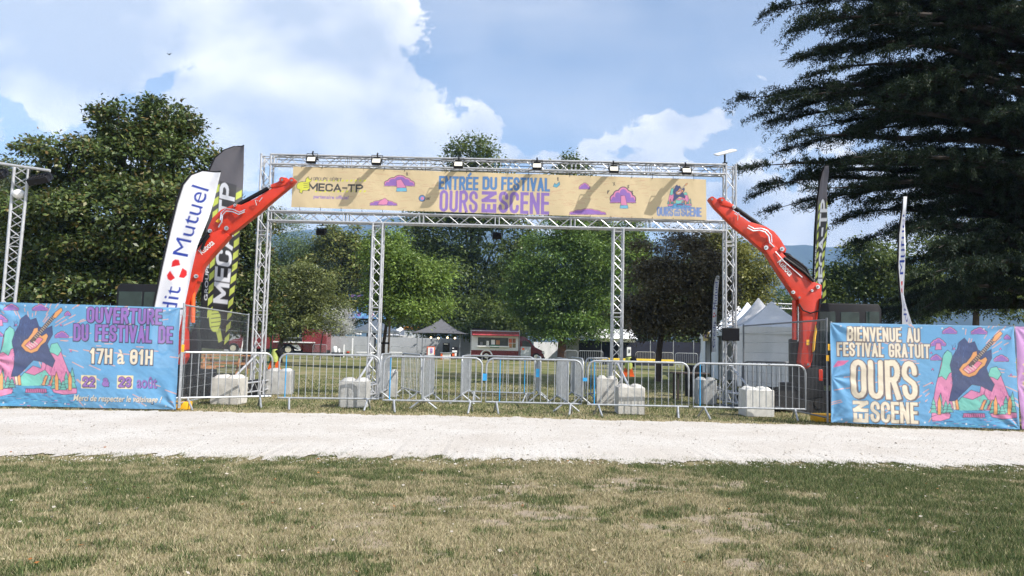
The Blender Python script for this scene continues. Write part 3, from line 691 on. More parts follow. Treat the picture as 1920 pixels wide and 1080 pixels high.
x, y, w, h = tbox(Mp, 137, 744, 302, 759); soft(cv, 'Merci de respecter le voisinage !', x + .006, y - .008, w, h, NAVY, 0.02, 0.25); soft(cv, 'Merci de respecter le voisinage !', x, y, w, h, CREAM, 0.012, 0.25)
def fence_banner(name, label, cv, corners, seed, amp=1.0):
    root = thing(name, label, 'banner', (corners[2] + corners[3]) / 2, group='printed banners on the site fence')
    wv = banner_waves(seed, amp)
    for i in range(9):
        for yy in (0.06, cv.h - 0.06): cv.disc(((i + .5) / 9 * cv.w, yy), 0.016, (215, 218, 222))
    cloth_sheet('banner_cloth', cv, corners, wv, PRINT, root)
    return root
fence_banner('fence_banner', 'blue printed banner reading OUVERTURE DU FESTIVAL DE, with guitar at its left end', cv, cL, 2)
# right banner
pxR = [(1557, 605), (1901, 612), (1911, 805), (1560, 792)]
cR = [at(*pxR[0], FENCE_Y + .1), at(*pxR[1], FENCE_Y - .05), at(*pxR[2], FENCE_Y - .1), at(*pxR[3], FENCE_Y + .05)]
for q in cR[2:]: q.z = max(q.z, 0.03)
wR, hR = (cR[1] - cR[0]).length, (cR[0] - cR[3]).length
cv = Canvas(wR, hR, 0.0045, SKYB); Mp = px_map(*pxR, wR, hR); K = wR / 345
cx, cy = Mp((1805, 690)); dashes(cv, cx, cy, 360, 4, 0.6, 3.4)
festival_art(cv, lambda q: Mp((q[0] + 1748, q[1] + 612)), K)
heavy(cv, 'BIENVENUE AU', *tbox(Mp, 1588, 614, 1726, 641), 0.075, CREAM, (110, 96, 96)); heavy(cv, 'FESTIVAL GRATUIT', *tbox(Mp, 1570, 644, 1745, 670), 0.075, CREAM, (110, 96, 96))
heavy(cv, 'OURS', *tbox(Mp, 1595, 676, 1721, 749), 0.135, CREAM, (110, 96, 96), 0.016, (0.02, -0.014)); heavy(cv, 'SCENE', *tbox(Mp, 1632, 754, 1722, 793), 0.078, CREAM, (110, 96, 96), 0.01, (0.012, -0.01))
x, y, w, h = tbox(Mp, 1600, 752, 1628, 792); heavy(cv, 'EN', 0, 0, h, w, 0.062, CREAM, (110, 96, 96), 0.008, (0, 0), M=lambda q: (x + w - q[1], y + q[0]))
xx, yy = Mp((1577, 683)); cv.poly([(xx - .15, yy - .07), (xx - .06, yy + .06), (xx + .15, yy + .07), (xx + .04, yy - .02)], (226, 108, 160))
fence_banner('fence_banner', 'blue printed banner reading BIENVENUE AU FESTIVAL GRATUIT, with guitar at its right end', cv, cR, 5)
# lilac banner running out of the frame
pxP = [(1903, 612), (2240, 622), (2250, 815), (1914, 806)]
cP = [at(*pxP[0], FENCE_Y + .0), at(*pxP[1], FENCE_Y - .1), at(*pxP[2], FENCE_Y - .1), at(*pxP[3], FENCE_Y)]
for q in cP[2:]: q.z = max(q.z, 0.03)
cv = Canvas((cP[1] - cP[0]).length, hR, 0.009, (206, 150, 208))
for i, s in enumerate(('\u2022Accueil', '\u2022Le site', 'plein air', '\u2022Buvette')): soft(cv, s[:9], 0.1, 1.12 - i * .17, 1.1, .11, (238, 214, 150), 0.05)
fence_banner('fence_banner', 'lilac printed banner at the far right end of the fence', cv, cP, 8, 0.8)
# ------------------------------------------------------------------ feather flags: outline rows in a standing plane
def feather(name, label, P0, yaw, left, right, art, base, waves_amp=0.02, group='feather flags on the festival site', res=0.0075, polefrom='left', hem=(22, 22, 26)):
    nrm = Vector((math.sin(yaw), -math.cos(yaw), 0)); ex = Vector((math.cos(yaw), math.sin(yaw), 0)); P0 = Vector(P0)
    Lp = [hit(x, y, P0, nrm) for x, y in left]; Rp = [hit(x, y, P0, nrm) for x, y in right]
    def resample(pts, n):
        pts = np.array(pts); s = np.concatenate([[0], np.cumsum(np.linalg.norm(np.diff(pts, axis=0), axis=1))]); t = np.linspace(0, s[-1], n)
        return np.stack([np.interp(t, s, pts[:, k]) for k in range(3)], 1)
    H = max(sum((Lp[i + 1] - Lp[i]).length for i in range(len(Lp) - 1)), 1.0); Wd = max((a - b).length for a, b in zip(Lp[:len(Rp)], Rp[:len(Lp)]))
    cv = Canvas(Wd, H, res, base); art(cv, Wd, H)
    if hem: cv.line([(0, 0), (0, H)], 0.11, hem); cv.line([(0, H), (Wd, H)], 0.11, hem)
    a = cv.half(); ny, nx = a.shape[:2]; A, B = resample(Lp, ny), resample(Rp, ny); u = np.linspace(0, 1, nx); V = np.linspace(0, 1, ny)
    Pt = A[:, None] * (1 - u[None, :, None]) + B[:, None] * u[None, :, None]
    wv = waves_amp * u[None] * (np.sin(V[:, None] * 15 + u[None] * 5) + np.sin(u[None] * 9 - V[:, None] * 7))
    Pt = Pt + np.array(nrm) * wv[..., None]
    edge = Lp if polefrom == 'left' else Rp
    foot = Vector((edge[0].x, edge[0].y, 0)); foot += (edge[0] - edge[1]).normalized() * 0.0
    root = thing(name, label, 'flag', foot, group=group)
    np_mesh('flag_cloth', Pt.reshape(-1, 3), grid_faces(nx, ny), PRINTF, root, colors=a.reshape(-1, 3), smooth=True)
    pole = [foot] + [q - nrm * 0.012 for q in edge] ; mb = MB(); mb.tube(pole, [0.022] * 2 + [0.018] * (len(pole) - 2), 8); mb.build('pole', BLACK, root)
    mb = MB(); mb.box((foot.x, foot.y, 0.02), (0.5, 0.5, 0.035), 0.4); mb.tube([foot, foot + Vector((0, 0, .25))], 0.035, 10); mb.build('base_plate', GALVD, root)
    return root
def rot_text(cv, s, xc, y0, length, size, col, bold=0.006):
    """text running up the flag"""
    soft(cv, s, 0, 0, length, size, col, bold, M=lambda q: (xc + size / 2 - q[1], y0 + q[0]))
def bank_art(k=1.0):
    BL_, RD = (48, 72, 168), (226, 48, 52)
    def f(cv, W, H):
        c = W * .52
        rot_text(cv, 'Mutuel', c - .0, H * .545, H * .345, W * .50, BL_, 0.0)
        rot_text(cv, 'Cr\u00e9dit', c, H * .06, H * .335, W * .48, BL_, 0.0)
        for i in range(3):
            a = R(90 + 120 * i + 20); q = (c + .19 * W * math.cos(a), H * .468 + .19 * W * math.sin(a)); b = [(q[0] + .15 * W * math.cos(a + t), q[1] + .15 * W * math.sin(a + t)) for t in (-1.9, -.8, 0, .8, 1.9)]
            cv.poly(b, RD)
        cv.disc((c, H * .468), .075 * W, (240, 242, 248))
    return f
def digger_art(cv, W, H):
    G1 = (206, 218, 104)
    for k in range(30): y0 = H * (.78 * k / 30); cv.poly([(0, y0), (W, y0), (W, y0 + H * .027), (0, y0 + H * .027)], tuple(int(46 + 62 * (k / 29) ** 2) for _ in range(3)))
    for k in range(13):
        y = H * (.02 + .058 * k)
        for x in (.20, .82):
            if x > .5 or y > H * .12: cv.poly([(W * x, y), (W * (x + .15), y + W * .10), (W * (x + .15), y + W * .10 + H * .034), (W * x, y + H * .034)], G1)
    cv.poly([(W * .33, H * .20), (W * .82, H * .20), (W * .82, H * .79), (W * .33, H * .79)], (58, 58, 62), .55)
    M = lambda q: (W * .57 + W * .23 - q[1], q[0])
    heavy(cv, 'MECA-TP', H * .215, 0, H * .57, W * .44, W * .105, (226, 228, 234), (60, 60, 64), .008, (0, 0), 0.34, M=M, HK=.30)
    rot_text(cv, 'GROUPE S\u00c9RET', W * .12, H * .22, H * .30, W * .12, (232, 234, 238), .01)
    cv.disc((W * .45, H * .13), W * .17, G1, W * .2); cv.poly([(W * .3, H * .1), (W * .2, H * .19), (W * .33, H * .17), (W * .42, H * .1)], G1); cv.poly([(W * .5, H * .08), (W * .62, H * .03), (W * .75, H * .04), (W * .62, H * .1)], G1)
    for k in range(4): cv.line([(W * .34, H * (.10 + .02 * k)), (W * .62, H * (.11 + .02 * k))], .018, (40, 40, 44))
WHITEC, GREYC = (244, 245, 250), (104, 102, 108)
feather('feather_flag', 'white bank feather flag reading Mutuel in blue, left of the gate', at(330, 600, 15.6), 0.0,
        [(274, 690), (287, 573), (302, 500), (318, 430), (330, 380), (341, 346), (356, 328), (380, 320)],
        [(325, 690), (346, 574), (358, 510), (370, 462), (390, 410), (402, 372), (412, 335), (416, 321)], bank_art(), WHITEC)
feather('feather_flag', 'dark grey feather flag with yellow hazard stripes behind the left digger arm', at(410, 500, 17.9), 0.0,
        [(376, 652), (377, 577), (382, 470), (386, 380), (391, 320), (402, 296), (420, 281), (440, 274)],
        [(428, 655), (437, 590), (444, 520), (449, 460), (453, 390), (456, 330), (458, 290), (459, 272)], digger_art, GREYC)
feather('feather_flag', 'dark hazard striped feather flag seen edge on behind the right digger', at(1538, 500, 18.2), R(96),
        [(1524, 620), (1525, 526), (1528, 437), (1532, 380), (1537, 340), (1542, 322), (1547, 311)],
        [(1540, 620), (1544, 576), (1549, 485), (1552, 422), (1553, 360), (1552, 326), (1550, 308)], digger_art, GREYC, 0.03)
feather('feather_flag', 'white bank feather flag turned edge on behind the right fence banner', at(1695, 500, 16.4), R(104),
        [(1690, 690), (1691, 575), (1687, 540), (1684, 500), (1685.5, 440), (1690, 405), (1695, 370)],
        [(1718, 690), (1707, 607), (1697, 553), (1697, 500), (1698, 440), (1698, 400), (1697, 368)], bank_art(), WHITEC, 0.03, hem=None)
feather('feather_flag', 'small white bank feather flag far off beside the row of white tents', at(1340, 580, 30.5), 0.25,
        [(1333, 660), (1334, 610), (1335, 570), (1337, 535), (1340, 520), (1344, 515)],
        [(1342, 660), (1343.5, 612), (1345, 575), (1347, 545), (1348, 530), (1348.5, 514)], bank_art(), WHITEC, 0.02, res=0.012)
# ------------------------------------------------------------------ aluminium truss gate
def truss(mb, a, b, w=0.24, up=(0, 0, 1), pitch=0.27, r=0.025, rd=0.011, seg=2.0):
    """square lattice girder from a to b (axis line), chords w apart"""
    a, b = Vector(a), Vector(b); d = (b - a); L = d.length; d.normalize(); up = Vector(up); s = d.cross(up).normalized(); t = s.cross(d).normalized(); h = w / 2
    cor = [s * h + t * h, -s * h + t * h, -s * h - t * h, s * h - t * h]
    for c in cor: mb.tube([a + c, b + c], r, 9)
    ns = max(1, round(L / seg)); sl = L / ns
    for k in range(ns):
        x0 = k * sl + 0.05; x1 = (k + 1) * sl - 0.05; n = max(2, int(round((x1 - x0) / pitch / 2)) * 2); st = (x1 - x0) / n
        for f in range(4):
            p, q = cor[f], cor[(f + 1) % 4]
            for e in (x0, x1): mb.tube([a + d * e + p, a + d * e + q], rd * 1.15, 6, cap=False)
            for i in range(n):
                u, v = (p, q) if (i + f) % 2 == 0 else (q, p)
                mb.tube([a + d * (x0 + i * st) + u, a + d * (x0 + (i + 1) * st) + v], rd, 6, cap=False)
    for e in (0, L):
        for c in cor: mb.tube([a + d * (e - .012) + c, a + d * (e + .012) + c], r * 1.25, 9)
GY = 18.3
gTL, gTR = at(490.5, 285, GY), at(1379.5, 313, GY)
GXL, GXR, GZT = gTL.x + 0.0, gTR.x, (gTL.z + gTR.z) / 2
TW = 0.24; GYc = GY + TW / 2
bx0, bx1 = GXL + TW / 2, GXR - TW / 2
zTop = GZT - TW / 2
zLow = (at(700, 397, GY).z + at(1250, 414.5, GY).z) / 2 - TW / 2
XM1, XM2 = at(706, 480, GY).x, at(1159.5, 480, GY).x
gate = thing('truss_gate', 'tall aluminium truss entrance gate with four legs across the lawn', 'entrance gate', ((GXL + GXR) / 2, GYc, 0))
mb = MB(); truss(mb, (bx0 + TW / 2 + .03, GYc, zTop), (bx1 - TW / 2 - .03, GYc, zTop), TW); mb.build('top_beam', ALU, gate)
mb = MB(); truss(mb, (bx0 + TW / 2 + .03, GYc, zLow), (bx1 - TW / 2 - .03, GYc, zLow), TW); mb.build('lower_beam', ALU, gate)
for x, z1 in ((bx0, zTop + TW / 2), (bx1, zTop + TW / 2), (XM1, zLow - TW / 2 - .03), (XM2, zLow - TW / 2 - .03)):
    mb = MB(); truss(mb, (x, GYc, 0.06), (x, GYc, z1), TW, (0, 1, 0)); lg = mb.build('leg', ALU, gate)
    mb = MB(); mb.box((x, GYc, 0.02), (0.55, 0.55, 0.03)); mb.build('base_plate', GALVD, lg)
    for sgn in (-1, 1):
        y1 = GYc + sgn * 1.75; sx = -0.35 if x < 0 else 0.35
        mb = MB(); truss(mb, (x, GYc + sgn * .16, 0.25), (x + sx * .2, y1, 0.25), 0.22, (0, 0, 1), .24, .02, .009, 1.6); mb.build('outrigger', ALU, gate)
        mb = MB(); mb.tube([(x, GYc + sgn * .14, 1.0), (x + sx * .4, y1 - sgn * .25, 0.38)], 0.026, 10)
        for q in ((x, GYc + sgn * .14, 1.0), (x + sx * .4, y1 - sgn * .25, 0.38)): mb.tube([Vector(q) + Vector((-.06, 0, 0)), Vector(q) + Vector((.06, 0, 0))], 0.035, 8)
        mb.build('brace', ALU, gate)
# black cable draped along the top beam and down the right leg
mb = MB()
for i in range(3):
    pts = []; x = GXL + .4
    while x < GXR - .3:
        pts.append((x, GY - .03 + random.uniform(-.01, .02), GZT - .04 - i * .06 + random.uniform(-.02, .025))); x += random.uniform(.25, .5)
    if i != 1: mb.tube(pts, 0.008, 5)
mb.tube([(GXR - .1, GY - .04, 3.2 - k * .2 + .0) if k % 2 else (GXR - .07, GY - .05, 3.2 - k * .2) for k in range(13)], 0.010, 5)
tag(mb.build('power_cable', BLACK), 'black power cables tied along the top truss of the gate', 'cable')
# floodlights
def floodlight(x, y, z, tilt, label, under=False, grp='floodlights on the gate'):
    root = thing('floodlight', label, 'floodlight', (x, y, z), group=grp)
    M = Matrix.Rotation(tilt, 3, 'X'); o = Vector((x, y, z)); A = lambda v: o + M @ Vector(v)
    mb = MB(); mb.box(o, (.23, .07, .17), M=M)
    for k in range(7): mb.box(A((-.09 + .03 * k, .055, 0)), (.008, .04, .14), M=M)
    mb.build('housing', BLACK, root, bevel=.006)
    mb = MB(); mb.box(A((0, -.038, 0)), (.19, .006, .13), M=M); mb.build('lens', LENS, root)
    mb = MB(); mb.tube([A((-.135, 0, 0)), A((-.135, 0, .02)), o + Vector((-.13, .06, .17)), o + Vector((.13, .06, .17)), A((.135, 0, .02)), A((.135, 0, 0))], .009, 6)
    d = -1 if under else 1
    if not under: mb.box((x, y + .20, z + .10), (.16, .44, .015)); mb.tube([o + Vector((0, .06, .17)), o + Vector((0, .40, .12))], .016, 6)  # wide flat plate added so the arm casts a broad shadow strip below
    mb.tube([o + Vector((0, .06, .17)), o + Vector((0, .12, .24))], .02, 8); mb.build('yoke', BLACK, root)
    return root
ORD = ['left end', 'second from the left', 'third from the left', 'fourth from the left', 'fifth from the left', 'right end']
for i, (px, py) in enumerate(((584, 297), (706, 300), (859.5, 306), (1007, 309), (1151, 315), (1287, 318))):
    p = at(px, py + 3, GY - .44); floodlight(p.x, GY - .44, p.z, R(-28), 'black floodlight with pale lens on the top truss, ' + ORD[i])
for i, (px, py) in enumerate(((603, 424), (932, 433))):
    p = at(px, py, GY + .2); floodlight(p.x, GY + .2, zLow - TW / 2 - .26 + .03, R(150), 'black floodlight hung under the lower truss, ' + ('left one' if i == 0 else 'near the middle'), True)
# flat satellite antenna on its mast
p = at(1359, 288, GYc); root = thing('satellite_antenna', 'flat white satellite antenna on a short mast at the top right of the gate', 'antenna', (p.x, GYc, GZT))
mb = MB(); mb.tube([(p.x, GYc, GZT - .02), (p.x, GYc, p.z)], .022, 10); mb.box((p.x, GYc, GZT + .03), (.10, .10, .10)); mb.build('mast', BLACK, root)
M = Matrix.Rotation(R(-17), 3, 'Y') @ Matrix.Rotation(R(20), 3, 'X'); mb = MB(); mb.box((p.x + .01, GYc, p.z + .03), (.50, .32, .035), M=M); mb.build('panel', WHITE, root, bevel=.012, seg=2)
# wall screen strapped to the right leg
p = at(1370, 627, GY - .08); root = thing('television_screen', 'black flat television screen strapped to the right leg of the gate', 'screen', (p.x, GY - .08, p.z))
mb = MB(); mb.box(p, (.42, .05, .31)); mb.build('screen_body', BLACK, root, bevel=.01)
mb = MB(); mb.box(p + Vector((0, -.027, 0)), (.385, .004, .275)); mb.build('glass', TVGLASS, root)
# the long printed canvas
pxE = [(550, 312.5), (1324, 336.5), (1324.5, 413), (546, 388.5)]
EY = GY - .035
cE = [at(*q, EY) for q in pxE]; wE, hE = (cE[1] - cE[0]).length, (cE[0] - cE[3]).length
TAN = (222, 199, 154)
cv = Canvas(wE, hE, 0.0052, TAN); Mp = px_map(pxE[0], pxE[1], pxE[2], pxE[3], wE, hE); K = wE / 776
rr = random.Random(3); cx, cy = Mp((930, 362))
for i in range(190):
    a = rr.uniform(-.45, .45) + (math.pi if i % 2 else 0); r_ = rr.uniform(.9, 3.9); L = rr.uniform(.05, .25); q = (cx + r_ * math.cos(a), cy + r_ * math.sin(a) * .42)
    cv.line([q, (q[0] + L * math.cos(a), q[1] + L * .42 * math.sin(a))], .006, (205, 150, 122))
BLU, VIO = (72, 130, 192), (142, 108, 190)
heavy(cv, 'ENTR\u00c9E', *tbox(Mp, 823, 331, 897, 356), 0, BLU, (40, 60, 110), .004, (0, 0)); heavy(cv, 'DU', *tbox(Mp, 905, 332, 932, 356), 0, BLU, (40, 60, 110), .004, (0, 0)); heavy(cv, 'FESTIVAL', *tbox(Mp, 940, 333, 1031, 358), 0, BLU, (40, 60, 110), .004, (0, 0))
heavy(cv, 'OURS', *tbox(Mp, 824, 357, 896, 398), 0, VIO); heavy(cv, 'SCENE', *tbox(Mp, 935, 360, 1030, 401), 0, VIO)
x, y, w, h = tbox(Mp, 903, 359, 931, 399); heavy(cv, 'EN', 0, 0, h, w, 0, VIO, M=lambda q: (x + w - q[1], y + q[0]))
# sponsor panel
YEL = (226, 226, 60)
for k in range(12):
    for y0 in (340.5, 360.5):
        a = Mp((590 + k * 8.3, y0)); cv.poly([a, (a[0] + .05, a[1]), (a[0] + .07, a[1] + .045), (a[0] + .02, a[1] + .045)], YEL)
heavy(cv, 'GROUPE S\u00c9RET', *tbox(Mp, 587, 333, 641, 339), 0, (70, 66, 70), HK=.22); heavy(cv, 'MECA-TP', *tbox(Mp, 578, 344.5, 681, 359.5), 0, (24, 24, 28), HK=.25)
x, y, w, h = tbox(Mp, 588, 366, 653, 375); soft(cv, 'partenaire officiel', x, y, w, h, VIO, .02)
def lg(pts): return [Mp((480 + a / 4, 270 + b / 4)) for a, b in pts]
TH = [(305, 310), (318, 290), (345, 283), (372, 285), (375, 262), (392, 245), (398, 262), (410, 268), (418, 252), (416, 275), (400, 290), (405, 335), (385, 350), (352, 350), (345, 372), (325, 362), (330, 345), (308, 335)]
cv.poly(lg(TH), YEL); cv.line(lg(TH), .013, (24, 24, 28), closed=True)
for k in range(3): cv.line(lg([(358, 298 + 15 * k), (402, 292 + 15 * k)]), .011, (24, 24, 28))
flip = lambda q: Mp((q[0], -q[1]))
for x, y, w, h in ((749, 341, 58, 22), (719, 381, 52, 12), (1096, 350, 21, 13), (1168, 369, 48, 32), (1102, 398, 70, 12)): cloud(cv, x, -y, w, h, flip)
for pts, col in (([(1053 / 4 + 480, 338), (752, 336), (762, 352), (744, 352)], PINK), ([(744, 352), (762, 352), (763, 359), (743, 359)], (110, 190, 220)), ([(1164, 367), (1172, 367), (1176, 385), (1164, 385)], PINK), ([(1163, 385), (1177, 385), (1178, 391), (1162, 391)], (110, 190, 220)), ([(712, 377), (722, 371), (728, 377), (726, 384), (708, 384)], PINK)):
    q = [Mp(t) for t in pts]; cv.poly(q, col); cv.line(q, .008, NAVY, closed=True)
cv.disc(Mp((791.5, 372)), .085, NAVY); cv.disc(Mp((791.5, 372)), .07, (96, 150, 210)); cv.disc(Mp((792, 372)), .04, PINK); x, y, w, h = tbox(Mp, 799, 368, 807, 375); soft(cv, "on'", x, y, w, h, (40, 40, 50), .03)
q = [Mp(t) for t in ((1037, 350), (1040, 343), (1043, 346), (1049, 341), (1050, 346), (1044, 352))]; cv.poly(q, (90, 170, 200)); cv.line(q, .008, NAVY, closed=True)
for x, y in ((765, 326), (1046, 336), (1151, 345), (1179, 350), (1141, 360), (1187, 361)):
    for k in range(3): cv.line([Mp((x + rr.uniform(-3, 3), y - 3)), Mp((x + rr.uniform(-3, 3), y + 3))], .012, (40, 40, 52))
festival_art(cv, lambda q: Mp((1252 + q[0] * .285, 341 + q[1] * .255)), K * .27, rays=False)
heavy(cv, 'OURS', *tbox(Mp, 1232, 388, 1262, 405), 0, (120, 150, 205), (70, 86, 140), .005, (0, 0)); heavy(cv, 'SCENE', *tbox(Mp, 1277, 389, 1315, 406), 0, (120, 150, 205), (70, 86, 140), .005, (0, 0))
x, y, w, h = tbox(Mp, 1264, 389, 1275, 405); heavy(cv, 'EN', 0, 0, h, w, 0, (120, 150, 205), M=lambda q: (x + w - q[1], y + q[0]))
def ewaves(U, V):
    d = 0.010 * np.sin(U * 40 + V * 2) + .012 * (fbm(U * 22, V * 2, 1.0, 6, 3) - .5)
    for k in range(16): d += .010 * np.exp(-(((U - (k + .5) / 16) * 9.3 / .12) ** 2 + ((V - 1) * .93 / .16) ** 2)) + .010 * np.exp(-(((U - (k + .5) / 16) * 9.3 / .12) ** 2 + (V * .93 / .16) ** 2))
    return d
eb = thing('entrance_banner', 'long sand coloured canvas reading ENTR\u00c9E DU FESTIVAL hung between the gate trusses', 'banner', (cE[2] + cE[3]) / 2)
cloth_sheet('banner_cloth', cv, cE, ewaves, PRINTO, eb)
for k in range(20):
    for a, b, zt in ((cE[0], cE[1], zTop - TW / 2), (cE[3], cE[2], zLow + TW / 2)):
        q = a.lerp(b, (k + .4) / 20); mb = MB(); mb.tube([(q.x, q.y - .012, q.z + (-.03 if zt > q.z else .03)), (q.x + .005, GY, zt), (q.x - .01, GY + .02, zt + (.05 if zt > q.z else -.03))], .006, 5); mb.build('cable_tie', BLACK, eb)
# ------------------------------------------------------------------ concrete ballast blocks
def block(px0, px1, pyb, yaw, label, mat, Y=None, s=0.6, hgt=0.56, depth=None):
    Y = Y or gp((px0 + px1) / 2, pyb).y; x0, x1 = xat(px0, Y), xat(px1, Y); w = x1 - x0; dp = depth or w
    root = thing('concrete_block', label, 'concrete block', ((x0 + x1) / 2, Y + dp / 2, 0), yaw, 'concrete ballast blocks holding the gate down')
    mb = MB(); mb.box((0, 0, hgt / 2), (w, dp, hgt)); o = mb.build('block_body', mat, root, bevel=.010, world=False)
    n = 2
    for i in range(n):
        for j in range(n):
            mb = MB(); x, y = (i - .5) * w * .5, (j - .5) * dp * .5; r0 = w * .235
            vs = []; fs = []
            for q, (rk, zk) in enumerate(((1.0, 0), (.78, .03), (.45, .058), (.0, .062))):
                for k in range(12):
                    a = 2 * math.pi * k / 12; vs.append((x + r0 * rk * math.cos(a), y + r0 * rk * math.sin(a), hgt - .002 + zk))
            for q in range(3):
                for k in range(12): fs.append((q * 12 + k, q * 12 + (k + 1) % 12, (q + 1) * 12 + (k + 1) % 12, (q + 1) * 12 + k))
            mb.add(vs, fs); mb.build('stud', mat, root, world=False)
    return root
block(393, 445, 759, 0, 'whitish concrete block with rounded studs behind the leftmost front barrier', CONC)
block(634.5, 684.5, 765, 0, 'grey concrete block beside the left inner leg, seen through the second barrier', CONCG)
block(1159, 1209, 777.5, 0, 'stained pale concrete block with chipped studs beside the right inner leg', CONC)
block(1400, 1452, 782, 0, 'clean white concrete block behind the rightmost front barrier', CONCW)
block(495, 540, 742, .1, 'shaded grey concrete block just right of the left outer leg', CONCG, 19.0, hgt=.60)
block(711, 741, 748, .12, 'blue grey concrete block just right of the left inner leg', CONCG, 18.9, hgt=.64, depth=.6)
block(1121, 1160, 762, -.1, 'pale concrete block left of the right inner leg, behind the braces', CONC, 17.9, hgt=.64, depth=.6)
block(1311, 1346, 761, -.1, 'grey concrete block left of the right outer leg, beside a dark table', CONCG, 18.9, hgt=.62, depth=.6)
# ------------------------------------------------------------------ crowd barriers
def barrier(A, B, label, blue=None, latch=None, nb=None, mat=None, hgt=1.1, grp='steel crowd barriers across the entrance', flip=1, splay=.28):
    A, B = Vector((A[0], A[1], 0)), Vector((B[0], B[1], 0)); w = (B - A).length; rz = math.atan2(B.y - A.y, B.x - A.x); mat = mat or GALV
    root = thing('crowd_barrier', label, 'crowd barrier', (A + B) / 2, rz, grp); h = w / 2; r = .16; z0 = .22
    mb = MB(); loop = [(-h, 0, z0), (-h, 0, hgt - r)] + [(-h + r - r * math.cos(t), 0, hgt - r + r * math.sin(t)) for t in (R(25), R(50), R(75))] + [(-h + r, 0, hgt), (h - r, 0, hgt)] + [(h - r + r * math.sin(t), 0, hgt - r + r * math.cos(t)) for t in (R(15), R(40), R(65))] + [(h, 0, hgt - r), (h, 0, z0)]
    mb.tube(loop, .021, 8, closed=True); mb.build('frame', mat, root, world=False)
    n = nb or int(w / .13); mb = MB()
    for i in range(1, n):
        x = -h + w * i / n
        if blue and i == blue: continue
        mb.tube([(x, 0, z0), (x, 0, hgt)], .0085, 6, cap=False)
    mb.build('infill_bars', mat, root, world=False)
    if blue: mb = MB(); x = -h + w * blue / n; mb.tube([(x, 0, z0), (x, 0, hgt)], .012, 6); mb.build('painted_bar', BLUEP, root, world=False)
    for s in (-1, 1):
        mb = MB(); x = s * (h - .22)
        for q in (-1, 1): mb.tube([(x, 0, z0), (x + s * .05 * q, q * splay, .0)], .02, 8)
        mb.build('foot', mat, root, world=False)
    if latch:
        mb = MB(); mb.box((latch[0] * (h + .05), -.0, .72), (.10, .03, latch[1])); mb.build('latch_plate', BLUEP if latch[2] else mat, root, world=False)
    return root
def bpx(x0, y0, x1, y1, label, **k):
    """front barrier from the pixels of its left and right feet (bottom rail ends)"""
    a, b = gp(x0, y0), gp(x1, y1); return barrier(a, b, label, **k)
bpx(327, 768, 507, 763, 'leftmost front barrier, angled, overlapping the end of the blue banner', latch=(-1, .16, 0))
bpx(520, 766.5, 709, 768.5, 'front barrier second from the left, before the left inner leg', blue=1)
bpx(717, 771, 902, 774, 'front barrier third from the left, with a blue bar at its left end', blue=1, latch=(1, .14, 1))
bpx(910, 774, 1090, 778, 'middle front barrier with its blue bar, under the red food truck', blue=2)
bpx(1101, 779, 1291, 783, 'front barrier before the right inner leg, with blue latch and bar', blue=1, latch=(-1, .07, 1))
bpx(1300, 783.5, 1511, 788, 'rightmost front barrier before the right outer leg and white block', blue=1)
L_ = 'barrier end-on in the entry lanes, '
def bend(p0, y0, p1, y1, label, **k): barrier((xat(p0, y0), y0), (xat(p1, y1), y1), label, **k)
bend(791, 15.7, 812, 17.8, L_ + 'its near end behind the third front barrier', nb=13)
bend(752, 19.6, 788, 17.7, L_ + 'slanting away left of the other one there', nb=13)
bend(864, 17.2, 880, 19.3, L_ + 'left of the blue latch at the lane mouth', nb=13)
bend(1012, 18.2, 1006, 20.3, L_ + 'right of the second row barrier', nb=13)
bend(1064, 15.8, 1043, 18.0, L_ + 'dense bars behind the middle front barrier', nb=16)
bend(1092, 17.4, 1070, 19.4, L_ + 'dense bars left of the right inner leg', nb=16)
barrier((xat(872, 18.6), 18.6), (xat(1003, 18.3), 18.3), 'second row barrier straight behind the middle front barrier, with two blue bars', blue=11, latch=(1, .2, 1))
barrier((xat(1097, 18.6), 18.6), (xat(1142, 19.6), 19.6), 'short looking barrier turned away behind the blue latch', blue=2, nb=9)
barrier((xat(712, 17.4), 17.4), (xat(731, 19.4), 19.4), 'barrier end-on beside the blue grey concrete block', nb=13)
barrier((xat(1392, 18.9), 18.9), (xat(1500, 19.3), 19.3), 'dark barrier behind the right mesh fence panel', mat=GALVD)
# blue cable tie band and orange-red tape between barriers
# ------------------------------------------------------------------ mesh fence panels
def mesh_fence(A, B, label, dark=False, gap=.06, H=2.0):
    A, B = Vector((A[0], A[1], 0)), Vector((B[0], B[1], 0)); w = (B - A).length; rz = math.atan2(B.y - A.y, B.x - A.x); m = GALVD if dark else GALV
    root = thing('mesh_fence', label, 'fence', A, rz, 'mesh fence panels')
    for x in (0, w): mb = MB(); mb.tube([(x, 0, 0.05), (x, 0, H + .04)], .021, 8); mb.build('post', m, root, world=False)
    for z in (.14, H): mb = MB(); mb.tube([(0, 0, z), (w, 0, z)], .017, 8); mb.build('rail', m, root, world=False)
    mb = MB(); n = int(w / gap)
    for i in range(1, n): mb.tube([(w * i / n, .012, .14), (w * i / n, .012, H)], .0023, 3, cap=False)
    for k in range(7): mb.tube([(0, .015, .4 + k * .235), (w, .015, .4 + k * .235)], .0032, 3, cap=False)
    mb.build('wire_mesh', m, root, world=False)
    return root
a = at(345, 580, 14.25); b = at(466, 594, 19.2)
FENCES = [mesh_fence((a.x, a.y), (b.x, b.y), 'mesh fence panel running from the left banner back towards the gate')]
a = at(1550, 608, 14.35); b = at(1394, 623, 18.9)
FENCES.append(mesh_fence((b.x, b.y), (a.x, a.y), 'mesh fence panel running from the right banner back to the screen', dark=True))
mesh_fence((xat(-10, 14.28), 14.28), (xat(336, 14.28), 14.28), 'mesh fence panel carrying the left blue banner', H=1.93)
